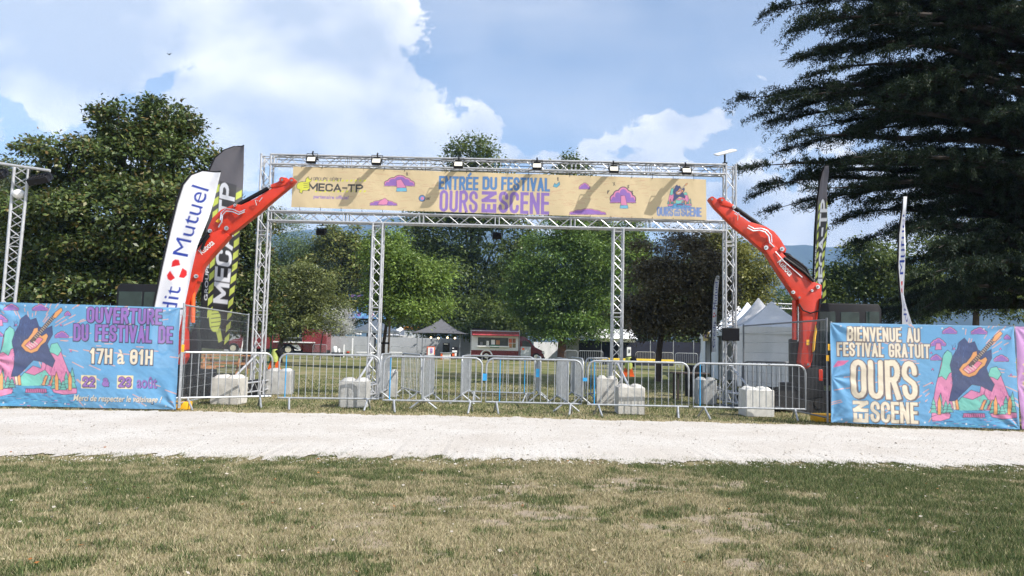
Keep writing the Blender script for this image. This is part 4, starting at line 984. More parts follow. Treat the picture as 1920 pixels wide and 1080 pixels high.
mesh_fence((xat(1560, 14.33), 14.33), (xat(1900, 14.2), 14.2), 'mesh fence panel carrying the right blue banner', H=1.93)
mesh_fence((xat(1906, 14.2), 14.2), (xat(2245, 14.15), 14.15), 'mesh fence panel carrying the lilac banner', H=1.93)
def fence_foot(px, py, label, txt=False):
    p = gp(px, py); root = thing('fence_ballast', label, 'fence ballast', (p.x, p.y + .1, 0), group='yellow feet of the mesh fence')
    mb = MB(); mb.box((p.x, p.y + .1, .075), (.42, .24, .15)); mb.build('foot_block', YELP, root, bevel=.02, seg=2)
    if txt:
        for s, z in (('M-LOXUZ', .085), ('location', .035)): text_part('lettering', s, (p.x - .02, p.y - .0225, z), (1, 0, 0), (0, 0, 1), .2, .04, BLACK, root, .01)
fence_foot(331, 768, 'yellow fence foot under the right end of the left banner'); fence_foot(1547, 791, 'yellow fence foot with black lettering by the right banner', True)
for q, (x, y0, y1, Y) in enumerate(((1553.5, 645, 657, 14.3), (1550.5, 666, 677, 14.3), (344.5, 646, 660, 14.2))):
    a, b = at(x, y0, Y), at(x, y1, Y); mb = MB(); mb.box((a.x, a.y - .03, (a.z + b.z) / 2), (.05, .01, a.z - b.z)); st = mb.build('sticker', YELP); fp = FENCES[(1, 1, 0)[q]]; st.parent = fp; st.matrix_parent_inverse = Matrix.LocRotScale(fp.location, fp.rotation_euler, None).inverted()
# lighting tower at the left edge
TY = 15.6; p = at(32, 440, TY); tx = p.x
lt = thing('lighting_tower', 'aluminium truss lighting mast at the left edge with a crossbar', 'lighting tower', (tx, TY, 0))
a1, a0, b1, b0 = at(27, 312, TY), at(5, 565, TY), at(54, 314, TY), at(28, 565, TY)
a0 = a0 + (a0 - a1) * (a0.z / (a1.z - a0.z)); b0 = b0 + (b0 - b1) * (b0.z / (b1.z - b0.z))
mb = MB(); mb.tube([a0, a1], .032, 10); mb.tube([b0, b1], .032, 10); n = 26
for k in range(n):
    t0, t1 = k / n, (k + 1) / n; off = Vector((0, .05 * (-1) ** k, 0))
    mb.tube([a0.lerp(a1, t0), b0.lerp(b1, t1)] if k % 2 else [b0.lerp(b1, t0), a0.lerp(a1, t1)], .012, 6, cap=False)
    mb.tube([b0.lerp(b1, t0) + Vector((0, .06, 0)), a0.lerp(a1, t1) + Vector((0, .06, 0))] if k % 2 else [a0.lerp(a1, t0) + Vector((0, .06, 0)), b0.lerp(b1, t1) + Vector((0, .06, 0))], .010, 6, cap=False)
    if k % 9 in (0, 8): mb.tube([a0.lerp(a1, t0), b0.lerp(b1, t0)], .013, 6, cap=False)
mb.build('mast', ALU, lt)
mb = MB(); mb.tube([at(-60, 298, TY - .2), at(94, 320, TY - .2)], .03, 10); mb.build('crossbar', ALU, lt)
mb = MB(); mb.box(((a0.x + b0.x) / 2, TY, .02), (1.2, 1.2, .03)); mb.build('base_plate', GALVD, lt)
for px, py, s, lb in ((75, 336, 1.0, 'black stage floodlight hanging right of the left lighting mast'), (-8, 328, 1.0, 'black stage floodlight cut by the left frame edge')):
    c = at(px, py, TY - .1); root = thing('stage_floodlight', lb, 'floodlight', c, group='floodlights on the left mast'); M = Matrix.Rotation(R(-12), 3, 'Y') @ Matrix.Rotation(R(35), 3, 'X')
    mb = MB(); mb.box(c, (.42, .26, .14), M=M)
    for k in range(6): mb.box(c + M @ Vector((-.15 + .06 * k, .0, .08)), (.012, .22, .04), M=M)
    mb.build('housing', BLACK, root, bevel=.012)
    mb = MB(); mb.tube([c + M @ Vector((-.24, 0, 0)), c + Vector((-.22, -.02, .2)), c + Vector((.2, -.02, .16)), c + M @ Vector((.24, 0, 0))], .012, 6); mb.build('yoke', BLACK, root)
c = at(35, 364, TY); root = thing('globe_lamp', 'round white lamp inside the left lighting mast', 'lamp', c); mb = MB(); mb.ball(c, (.12, .12, .10)); mb.build('globe', WHITE, root); mb = MB(); mb.tube([c, c + Vector((.0, 0, .18))], .03, 8); mb.build('bracket', GALVD, root)
# ------------------------------------------------------------------ mini excavators
def digger(name, label, Y, block, boom, arm, link, cyl, hoses, pins, ramp, badge, sgn, cab, tracks, yel):
    root = thing(name, label, 'excavator', (xat((tracks[0] + tracks[1]) / 2, Y), Y, 0), group='orange red mini excavators flanking the gate')
    off = lambda t: Vector((0, t, 0))
    def plate(nme, px, t, mat, dy=0.0, bev=.02, parent=root):
        mb = MB(); mb.slab([at(x, y, Y + dy - t / 2) for x, y in px], off(t)); return mb.build(nme, mat, parent, bevel=bev, seg=2)
    b = plate('boom', boom, .26, REDP); a = plate('arm', arm, .20, REDP)
    # raised side flanges of the arm and boom
    def inset(px, k):
        cx = sum(p[0] for p in px) / len(px); cy = sum(p[1] for p in px) / len(px); return [(cx + (x - cx) * k, cy + (y - cy) * k) for x, y in px]
    for p in link: plate('link', p, .24, REDP, parent=a)
    (c0, c1, r0), (d0, d1, r1) = cyl['arm']
    mb = MB(); mb.tube([at(*c0, Y), at(*c1, Y)], r0, 12); mb.mat(1).tube([at(*d0, Y), at(*d1, Y)], r1, 12); mb.build('bucket_cylinder', [BLACK, STEEL], root)
    (c0, c1, r0), (d0, d1, r1) = cyl['boom']
    mb = MB(); mb.tube([at(*c0, Y), at(*c1, Y)], r0, 14); mb.mat(1).tube([at(*d0, Y), at(*d1, Y)], r1, 12); mb.build('boom_cylinder', [cyl['mat'], STEEL], root)
    for h in hoses:
        mb = MB(); pts = [at(x, y, Y - .15 - .03 * (i % 2)) for i, (x, y) in enumerate(h[0])]; mb.tube(pts, h[1], 8); mb.build('hose', h[2], root)
    for x, y, r in pins:
        mb = MB(); mb.disc(at(x, y, Y - .145), (0, 1, 0), r, .05, 16); mb.mat(1).disc(at(x, y, Y - .175), (0, 1, 0), r * .45, .02, 10); mb.build('pin', [REDP if r > .05 else STEEL, GALVD], root)
    s, (x0, y0), (x1, y1), hh = badge
    o = at(x0, y0, Y - .135); e = (at(x1, y1, Y - .135) - o); L = e.length; ex = e.normalized(); ey = Vector((-ex.z, 0, ex.x)); ey = ey if ey.z > 0 else -ey
    text_part('badge', s, o, ex, ey, L, hh, WHITE, b, .015)
    plate('warning_sticker', yel, .004, YELP, -.142, 0, b)
    # strap round the arm tip
    # body
    x0, x1, zt, wx, yb = cab
    cabr = thing
    X0, X1 = sorted((xat(x0, Y, 2), xat(x1, Y, 2))); d = 1.25; yc = Y + .35 + d / 2
    mb = MB(); cw = X1 - X0; fr = .09
    prof = [(0, 1.05), (0.0, 2.0), (.10, zt - .04), (.2, zt), (cw - .06, zt), (cw, zt - .12), (cw, 1.05)]
    if sgn < 0: prof = [(cw - u, v) for u, v in prof][::-1]
    mb.prism(prof, (X0, yc, 0), (1, 0, 0), (0, 0, 1), d); cb = mb.build('cab', BLACK, root, bevel=.03, seg=2)
    for (u0, u1, v0, v1) in wx:
        mb = MB(); mb.box((X0 + (u0 + u1) / 2 * cw, yc - d / 2 - .002, (v0 + v1) / 2), ((u1 - u0) * cw, .012, v1 - v0)); mb.build('window', GLASS, cb, bevel=.004)
    for yy in (yc - d / 2 + .14, ):
        mb = MB(); mb.tube([(X0 + (.08 if sgn > 0 else cw - .08), yc - d / 2 - .05, zt - .1), (X0 + (-.12 if sgn > 0 else cw + .12), yc - d / 2 - .1, zt - .02)], .02, 6); mb.box((X0 + (-.14 if sgn > 0 else cw + .14), yc - d / 2 - .1, zt - .08), (.16, .06, .10)); mb.build('work_lamp', BLACK, cb)
    t0, t1 = sorted((xat(tracks[0], Y), xat(tracks[1], Y))); tl = t1 - t0
    mb = MB(); hb = [(X0 - .15, .62), (X0 - .15, 1.05), (X1 + .3, 1.05), (X1 + .42, .95), (X1 + .42, .62)]
    if sgn < 0: hb = [(X0 - .42, .62), (X0 - .42, .95), (X0 - .3, 1.05), (X1 + .15, 1.05), (X1 + .15, .62)]
    mb.prism(hb, (0, yc, 0), (1, 0, 0), (0, 0, 1), 1.45); mb.build('upper_body', BLACK, root, bevel=.05, seg=2)
    mb = MB(); rx = X0 + .03 if sgn > 0 else X1 - .03; mb.box((rx, Y + .3, .86), (.13, .3, .3)); mb.build('red_panel', REDP, root, bevel=.03)
    mb = MB(); mb.tube([((t0 + t1) / 2, yc, .45), ((t0 + t1) / 2, yc, .64)], .42, 20); mb.box(((t0 + t1) / 2, yc, .36), (tl * .6, 1.0, .16)); mb.build('turntable', BLACK, root)
    for yy in (yc - .62, yc + .62):
        mb = MB(); pr = [(t0 + .24 + .24 * math.cos(t), .24 + .24 * math.sin(t)) for t in np.linspace(R(270), R(90), 9)] + [(t1 - .24 + .24 * math.cos(t), .24 + .24 * math.sin(t)) for t in np.linspace(R(90), R(-90), 9)]
        mb.prism(pr, (0, yy, 0), (1, 0, 0), (0, 0, 1), .30)
        for k in range(int(tl / .12)):
            x = t0 + .2 + k * .12
            for z in (.0, .485):
                if x < t1 - .2: mb.box((x, yy, z if z else .012), (.05, .3, .03))
        tr = mb.build('track', RUBBER, root)
        for k in range(4): mb = MB(); mb.disc((t0 + .26 + k * (tl - .52) / 3, yy - .15, .22), (0, 1, 0), .12 if k in (1, 2) else .17, .05, 16); mb.build('roller', RUBBER, tr)
    bx = t0 - .12 if sgn > 0 else t1 + .12
    mb = MB(); mb.box((bx - .25 * sgn, yc, .24), (.09, 1.5, .34)); mb.build('dozer_blade', BLACK, root, bevel=.02)
    mb = MB()
    for yy in (-.5, .5): mb.box((bx + .02 * sgn, yc + yy, .3), (.6, .1, .1))
    mb.build('blade_arm', BLACK, root)
    plate('valve_block', block, .15, BLACK, .0, .015)
    plate('swing_bracket', ramp, .20, BLACK, .26, bev=.02)
    return root
YD = 16.9
digger('mini_excavator', 'orange red mini excavator right of the gate, arm raised towards the banner', YD, [(1471, 473), (1481, 475), (1492, 487), (1506, 494), (1514, 509), (1527, 525), (1521, 531), (1498, 509), (1476, 485)],
       [(1430, 461), (1455, 500), (1482, 541), (1497, 562), (1504, 585), (1506, 640), (1501, 680), (1507, 691), (1516, 691), (1522, 680), (1528, 645), (1534, 604), (1539, 575), (1541, 550), (1541, 534), (1527, 529), (1500, 506), (1474, 481), (1452, 458), (1440, 452)],
       [(1329, 373), (1333, 368), (1342, 371), (1358, 382), (1380, 398), (1404, 415), (1436, 424), (1452, 434), (1463, 447), (1475, 467), (1473, 474), (1457, 471), (1438, 475), (1424, 464), (1400, 443), (1378, 426), (1340, 388)],
       [[(1346, 372), (1352, 369), (1359, 374), (1377, 384), (1379, 391), (1366, 388), (1350, 384)], [(1526, 528), (1534, 531), (1541, 536), (1538, 546), (1530, 548)]],
       {'arm': (((1377, 389), (1432, 428), .052), ((1370, 385), (1382, 393), .03)), 'boom': (((1489.5, 563), (1489.5, 637), .052), ((1497, 575), (1496.5, 640), .022)), 'mat': REDP},
       [([(1401, 427), (1412, 433), (1424, 432), (1434, 435), (1441, 443), (1443, 455), (1451, 463)], .018, STEEL), ([(1403, 423), (1414, 429), (1427, 428), (1438, 432), (1446, 441), (1447, 455)], .015, STEEL),
        ([(1377, 400), (1384, 404), (1383, 413)], .012, STEEL), ([(1384, 398), (1390, 407)], .010, STEEL), ([(1470, 483), (1490, 497), (1510, 512), (1526, 528)], .035, BLACK), ([(1478, 478), (1496, 490), (1512, 503), (1520, 522)], .025, BLACK),
        ([(1454, 472), (1470, 490), (1488, 506), (1504, 520)], .014, STEEL), ([(1498, 570), (1506, 582), (1520, 587), (1535, 583)], .016, BLACK), ([(1538, 560), (1534, 600), (1527, 640), (1524, 690)], .022, BLACK), ([(1531, 610), (1527, 635), (1525, 660)], .03, YELP)],
       [(1436, 464.5, .05), (1466, 467, .05), (1499, 558, .055), (1487, 548, .04), (1533, 538, .045), (1522, 545, .03), (1354, 375, .06), (1335, 373.5, .06), (1515, 683, .06), (1376, 388, .04)],
       [(1484, 636), (1498, 632), (1502, 660), (1520, 690), (1545, 690), (1545, 745), (1505, 745), (1484, 700)],
       ('Kubota', (1457, 492), (1480, 519), .14), 1, (1541, 1668, 2.52, [(.06, .30, 1.35, 2.32), (.38, .66, 1.30, 2.32), (.76, .96, 1.30, 2.34)], 0), (1452, 1600), [(1512, 637), (1518, 637), (1518, 647), (1512, 647)])
digger('mini_excavator', 'orange red mini excavator left of the gate, arm rising behind the white flag', YD, [(392, 434), (386, 436), (376, 447), (366, 462), (362, 474), (367, 478), (378, 464), (390, 447)],
       [(430, 441), (400, 474), (378, 500), (371, 523), (362, 545), (352, 570), (346, 610), (347, 670), (340, 684), (332, 684), (326, 672), (320, 640), (315, 600), (312, 565), (318, 535), (332, 515), (352, 495), (373, 463), (392, 438), (412, 430)],
       [(554, 338), (549, 333), (538, 337), (512, 351), (480, 371), (452, 384), (440, 382), (414, 393), (398, 408), (388, 431), (394, 438), (412, 431), (426, 442), (447, 428), (480, 402), (514, 373), (546, 347)],
       [[(538, 333), (531, 332), (520, 341), (507, 346), (507, 352), (524, 350), (538, 346)], [(376, 505), (368, 512), (364, 525), (372, 528)]],
       {'arm': (((503, 353), (447, 384), .05), ((496, 356), (512, 348), .03)), 'boom': (((362, 533), (361.5, 605), .05), ((366, 515), (363, 535), .022)), 'mat': ORANGEP},
       [([(459, 397), (448, 402), (436, 397), (424, 396), (417, 404), (416, 416), (410, 426)], .018, STEEL), ([(460, 393), (449, 398), (438, 393), (424, 391), (415, 399), (413, 413)], .015, STEEL),
        ([(484, 377), (478, 374), (481, 385)], .012, STEEL), ([(492, 370), (486, 378)], .010, STEEL), ([(378, 468), (384, 452), (392, 441)], .035, BLACK), ([(372, 460), (380, 448), (389, 438)], .02, BLACK)],
       [(425, 428, .05), (394, 433, .045), (441, 385, .035), (529, 337, .06), (547, 338, .06), (505, 349, .04), (368, 518, .045)],
       [(350, 640), (366, 606), (372, 640), (366, 700), (345, 745), (312, 745), (312, 690), (335, 690)],
       ('Kubota', (379, 478), (403, 457), .14), -1, (201, 296, 2.60, [(.05, .52, 1.45, 2.42), (.56, .93, 1.45, 2.42)], 0), (262, 408), [(404, 415), (410, 409), (414, 413), (409, 418)])
# ------------------------------------------------------------------ trees
LEAF = leaf_mat('foliage', 0.45, 0.3, 0.35); LEAFG = leaf_mat('glossy_foliage', 0.42, 0.2, 0.4); NEEDLE = leaf_mat('needles', 0.6, 0.15, 0.2)
def leaves(name, root, blobs, n, size, cols, seed, mat=LEAF, clump=0.45, per=26, flat=0.6, shell=0.5, droop=0.0, thin=0.45):
    n = int(n * 1.7); size *= .76; r = np.random.default_rng(seed); vol = np.array([b[1][0] * b[1][2] for b in blobs]) ** 0.9
    nc = max(4, n // per)
    # each mass carries smaller leafy heads on its skin, so light and shade break up as in a real crown
    sub = []
    for (c, rd) in blobs:
        rm = (rd[0] * rd[2]) ** .5; ns = int(np.clip(10 * (rm / max(clump * 2.2, .3)) ** 1.5, 7, 46)); q = r.normal(size=(ns, 3)); q /= np.linalg.norm(q, axis=1)[:, None]
        q[:, 1] = np.where(r.random(ns) < .7, -np.abs(q[:, 1]), q[:, 1]); fr = r.uniform(.55, .92, ns); hs = np.clip(1.9 / ns ** .5, .24, .6) * r.uniform(.7, 1.25, ns)
        for i in range(ns): sub.append((np.array(list(c)) + q[i] * np.array(rd) * fr[i], np.array([rd[0] * hs[i], rd[1] * hs[i], rd[2] * hs[i] * .72]), q[i], r.uniform(.78, 1.25)))
    wgt = np.array([s_[1][0] * s_[1][2] for s_ in sub]); bi = r.choice(len(sub), nc, p=wgt / wgt.sum())
    C = np.array([s_[0] for s_ in sub])[bi]; Rd = np.array([s_[1] for s_ in sub])[bi]; O = np.array([s_[2] for s_ in sub])[bi]; TN = np.array([s_[3] for s_ in sub])[bi]
    d = r.normal(size=(nc, 3)) + O * .5 + np.array([0, 0, .55]); d /= np.linalg.norm(d, axis=1)[:, None]
    fr = np.where(r.random(nc) < 0.85, r.uniform(.7, 1.08, nc), r.uniform(0.1, .7, nc))
    cc = C + d * Rd * fr[:, None]; tone = TN * r.uniform(0.85, 1.2, nc); mixc = r.random(nc)
    cs = clump * r.uniform(0.6, 1.35, nc)
    k = np.repeat(np.arange(nc), per); N = len(k)
    off = r.normal(size=(N, 3)) * np.array([1, 1, flat]) * cs[k][:, None] * 0.55
    p = cc[k] + off; p[:, 2] = np.maximum(p[:, 2], 0.15)
    nrm = d[k] * 0.55 + np.array([0, 0, 0.55]) + r.normal(size=(N, 3)) * 0.55; nrm /= np.linalg.norm(nrm, axis=1)[:, None]
    ax = off / (np.linalg.norm(off, axis=1)[:, None] + 1e-6) + r.normal(size=(N, 3)) * 0.6 + np.array([0, 0, -droop]); ax -= nrm * (ax * nrm).sum(1)[:, None]; ax /= np.linalg.norm(ax, axis=1)[:, None] + 1e-9
    sd = np.cross(nrm, ax); L = size * r.uniform(0.6, 1.3, N)[:, None]; w = L * thin * 0.5
    v = np.empty((N, 4, 3)); v[:, 0] = p; v[:, 1] = p + ax * L * .45 + sd * w + nrm * L * .06; v[:, 2] = p + ax * L; v[:, 3] = p + ax * L * .45 - sd * w + nrm * L * .06
    cols = np.array(cols); ci = np.clip((mixc[k] * 0.6 + r.random(N) * 0.4) * (len(cols) - 1), 0, len(cols) - 1.001); i0 = ci.astype(int); f = (ci - i0)[:, None]
    c = (cols[i0] * (1 - f) + cols[i0 + 1] * f) * tone[k][:, None]
    c = np.repeat(np.minimum(c * 1.3, .5)[:, None], 4, 1)
    return np_mesh(name, v.reshape(-1, 3), np.arange(4 * N).reshape(-1, 4), mat, root, colors=c.reshape(-1, 3))
GRN = [(0.026, 0.044, 0.012), (0.065, 0.095, 0.022), (0.125, 0.160, 0.040)]
GRNL = [(0.045, 0.080, 0.015), (0.105, 0.165, 0.030), (0.180, 0.240, 0.055)]
def tree(label, base_px, Y, blobs, n, size, cols, seed, name='broadleaf_tree', group='park trees behind the gate', trunk=0.25, bark=None, clump=0.5, per=26, mat=LEAF, deep=0.8, fork=None, **kw):
    """blobs: (px, py, rx, ry[, depth shift]) in photo pixels at depth Y"""
    k = Y / F; W = []
    rr = random.Random(seed)
    for b in blobs:
        dz = b[4] if len(b) > 4 else rr.uniform(-.5, .5) * b[2] * k * 0.8
        c = at(b[0], b[1], Y + dz); W.append((c, (b[2] * k, max(b[2], b[3]) * k * deep, b[3] * k)))
    for c, rd in list(W):   # ragged boughs that break the outline of each mass
        for q in range(3):
            a = rr.uniform(-.5, math.pi + .5); f = rr.uniform(.82, 1.12); s_ = rr.uniform(.20, .38); W.append((c + Vector((rd[0] * f * math.cos(a), rr.uniform(-.5, .5) * rd[1], rd[2] * f * math.sin(a))), (rd[0] * s_, rd[1] * s_, rd[2] * s_ * .8)))
    bx = xat(base_px, Y); root = thing(name, label, 'tree', (bx, Y, 0), group=group)
    leaves('crown', root, W, n, size, cols, seed, mat, clump, per, **kw)
    W = W[:len(blobs)]; mb = MB(); lo = min(w[0].z - w[1][2] for w in W); hi = max(w[0].z for w in W); cx = sum(w[0].x for w in W) / len(W)
    zf = fork or max(lo + .2, 1.2); top = Vector((cx * .7 + bx * .3, Y, hi * .92)); f0 = Vector((bx + (cx - bx) * .12, Y, zf))
    mb.tube([(bx, Y, -.1), (bx + .02, Y, .25), (bx, Y, zf * .5), f0, f0.lerp(top, .5) + Vector((.1 * trunk, 0, 0)), top], [trunk * 1.5, trunk * 1.1, trunk * .95, trunk * .85, trunk * .5, trunk * .1], 9)
    for c, rd in W:
        s = f0.lerp(top, rr.uniform(0, .55)); m = s.lerp(c, .5) + Vector((0, 0, -.1 * rd[2])); mb.tube([s, m, c, c + Vector((0, 0, rd[2] * .5))], [trunk * .4, trunk * .28, trunk * .14, trunk * .04], 6)
    mb.build('trunk', bark or BARK, root)
    return root
MAG = [(0.016, 0.028, 0.008), (0.036, 0.058, 0.015), (0.078, 0.108, 0.028), (0.130, 0.080, 0.030)]
tree('large glossy dark green magnolia filling the left side behind the banner', 215, 27,
     [(222, 226, 36, 30), (200, 208, 14, 10), (306, 226, 34, 34), (284, 200, 16, 12), (346, 236, 26, 20), (350, 270, 38, 36), (295, 265, 50, 36), (225, 268, 40, 30), (120, 288, 70, 26), (66, 280, 26, 18), (245, 318, 125, 60), (335, 345, 66, 82), (90, 400, 86, 78), (220, 430, 140, 92), (325, 480, 84, 110), (70, 530, 90, 74), (200, 560, 130, 66), (150, 480, 110, 90)],
     62000, 0.24, MAG, 1, 'magnolia_tree', None, 0.3, mat=LEAFG, clump=.34, per=15, shell=.6, thin=.5, fork=1.6)
tree('dark glossy evergreen between the hazard flag and the left gate leg', 462, 36, [(470, 440, 44, 46), (458, 500, 46, 60), (478, 560, 48, 50), (450, 590, 46, 40), (440, 420, 34, 36)], 16000, 0.26, MAG, 2, 'magnolia_tree', None, .22, mat=LEAFG, clump=.42, per=16)
tree('pale grey green tree at the left edge behind the lighting mast', 20, 45, [(25, 350, 46, 44), (-20, 400, 60, 70), (40, 430, 50, 60), (0, 520, 70, 70)], 14000, 0.28, [(.05, .065, .03), (.10, .125, .06), (.15, .17, .09)], 3, clump=.6)
tree('feathery mid green tree left of the inner gate, tallest just under the lower truss', 520, 86, [(528, 462, 52, 66), (566, 500, 42, 56), (486, 440, 46, 50), (530, 560, 70, 60)], 17000, 0.42, [(.032, .06, .02), (.07, .11, .036), (.13, .165, .055)], 4, clump=.9, thin=.22, trunk=.3)
tree('broad chestnut with a rounded top beside the left inner leg', 640, 84, [(640, 452, 38, 34), (622, 500, 52, 46), (650, 548, 62, 52), (676, 480, 26, 46), (600, 545, 40, 40)], 17000, 0.48, [(.035, .055, .012), (.085, .11, .026), (.15, .17, .04), (.18, .15, .045)], 5, clump=.75, trunk=.3, per=20)
tree('small olive green tree before the red lorry, left of the gate opening', 523, 45, [(562, 545, 56, 42), (530, 596, 46, 42), (600, 584, 40, 36), (548, 606, 40, 22), (590, 540, 26, 24)], 15000, 0.26, [(.045, .062, .018), (.105, .125, .038), (.19, .205, .075)], 6, clump=.5, trunk=.16, thin=.35, fork=1.6)
yt = tree('young bright green staked tree just right of the left inner leg', 717, 40, [(772, 500, 66, 58), (742, 540, 56, 62), (800, 552, 46, 46), (765, 580, 56, 24), (722, 478, 32, 52), (735, 440, 14, 20)], 15000, 0.26, GRNL, 7, clump=.5, trunk=.10, fork=2.3, per=18, thin=.4)
for px, z in ((711, 2.75), (727, 2.75)):
    x = xat(px, 39.4); mb = MB(); mb.tube([(x, 39.4, 0), (x + .02, 39.4, z)], .055, 8); mb.build('support_stake', BLACK if px < 715 else POST, yt)
x0, x1 = xat(711, 39.4), xat(727, 39.4); mb = MB(); mb.box(((x0 + x1) / 2, 39.33, 1.35), (x1 - x0 + .1, .03, .10)); mb.build('tree_strap', BLACK, yt)
tree('tall dark plane tree rising above the printed canvas, left of centre', 880, 82, [(882, 288, 34, 26), (868, 330, 26, 34), (905, 360, 60, 60), (860, 450, 84, 66), (935, 440, 64, 62), (845, 530, 74, 66), (930, 540, 70, 66), (890, 610, 95, 44), (820, 590, 50, 50)], 34000, 0.55, GRN, 8, clump=1.0, trunk=.45)
tree('tree with a small tuft showing above the top truss, right of centre', 1082, 86, [(1076, 306, 22, 12), (1075, 350, 40, 44), (1090, 420, 50, 50), (1120, 470, 50, 50)], 9000, 0.55, GRN, 9, clump=.9, trunk=.35)
tree('large green lime tree with a thick trunk right of the red food truck', 1053, 70, [(1062, 440, 44, 40), (1040, 490, 66, 50), (1012, 540, 52, 48), (1102, 520, 54, 60), (1056, 584, 78, 46), (1000, 590, 32, 30), (1112, 602, 40, 32), (1068, 622, 52, 20)], 40000, 0.42, [(.03, .06, .012), (.075, .13, .024), (.135, .195, .042)], 10, trunk=.42, bark=BARKR, clump=.75, thin=.35, droop=.5, fork=2.2)
tree('light green tree peeping out right of the right inner leg', 1180, 78, [(1182, 452, 24, 40), (1170, 500, 40, 50), (1150, 470, 26, 40)], 8000, 0.5, GRNL, 11, clump=.8)
tree('dark purple copper beech standing on the lawn between the right legs', 1234, 32, [(1272, 500, 80, 50), (1292, 462, 30, 24), (1250, 452, 20, 16), (1226, 556, 64, 62), (1312, 548, 54, 58), (1246, 602, 78, 40), (1200, 604, 34, 40), (1322, 574, 26, 26)], 30000, 0.17, [(.032, .029, .015), (.074, .062, .032), (.14, .122, .056)], 12, 'copper_beech', None, .14, clump=.36, per=18, fork=1.7, mat=LEAFG)
tree('yellow green tree showing through and right of the right outer leg', 1385, 47, [(1352, 486, 36, 44), (1398, 515, 42, 52), (1430, 545, 22, 34), (1376, 560, 52, 36), (1335, 470, 30, 30)], 15000, 0.26, [(.05, .065, .015), (.12, .13, .03), (.20, .185, .05)], 13, clump=.5, trunk=.2)
tree('dark green tree behind the right digger cab', 1620, 62, [(1622, 486, 32, 36), (1588, 530, 48, 40), (1556, 562, 40, 36), (1656, 540, 52, 58), (1710, 560, 76, 54)], 17000, 0.4, GRN, 14, clump=.8)
tree('sunlit light green tree seen through the lower cedar boughs', 1830, 52, [(1800, 430, 96, 84), (1884, 396, 76, 90), (1830, 545, 110, 66), (1742, 505, 52, 66), (1930, 480, 80, 110)], 26000, 0.32, [(.04, .065, .015), (.09, .125, .03), (.16, .19, .055)], 15, clump=.7)
tree('silvery white leaved shrub tree beside the red lorry', 600, 57, [(632, 604, 20, 20), (644, 592, 15, 12), (620, 596, 14, 12), (640, 618, 14, 14)], 4200, 0.2, [(.28, .30, .26), (.42, .44, .39), (.55, .56, .50)], 16, 'silver_shrub', None, .05, clump=.45, thin=.3, fork=2.0)
for i, (px, top, rx, c) in enumerate(((450, 500, 60, GRN), (590, 478, 50, GRN), (690, 460, 62, GRN), (790, 455, 66, GRN), (980, 480, 50, GRN), (1140, 480, 60, GRN), (1225, 490, 60, GRN), (1310, 490, 55, GRN), (1450, 560, 55, GRN), (1530, 560, 50, GRN))):
    tree(['far dark tree over the left lorry cab', 'far dark tree behind the silvery shrub', 'far dark tree behind the blue screen', 'far dark tree over the orange topped cabin', 'far dark tree behind the red food truck', 'far dark tree behind the dark marquee', 'far dark tree behind the copper beech', 'far dark tree over the far end of the white tents', 'far dark tree behind the nearest white tent', 'far dark tree behind the right digger arm'][i], px, 100 + (i % 3) * 5,
         [(px, top + 45, rx, 48), (px - 30, top + 95, rx * .9, 50), (px + 34, top + 90, rx * .9, 50), (px, top + 130, rx * 1.1, 34)], 9500, 0.7, c, 30 + i, clump=1.2, trunk=.35)
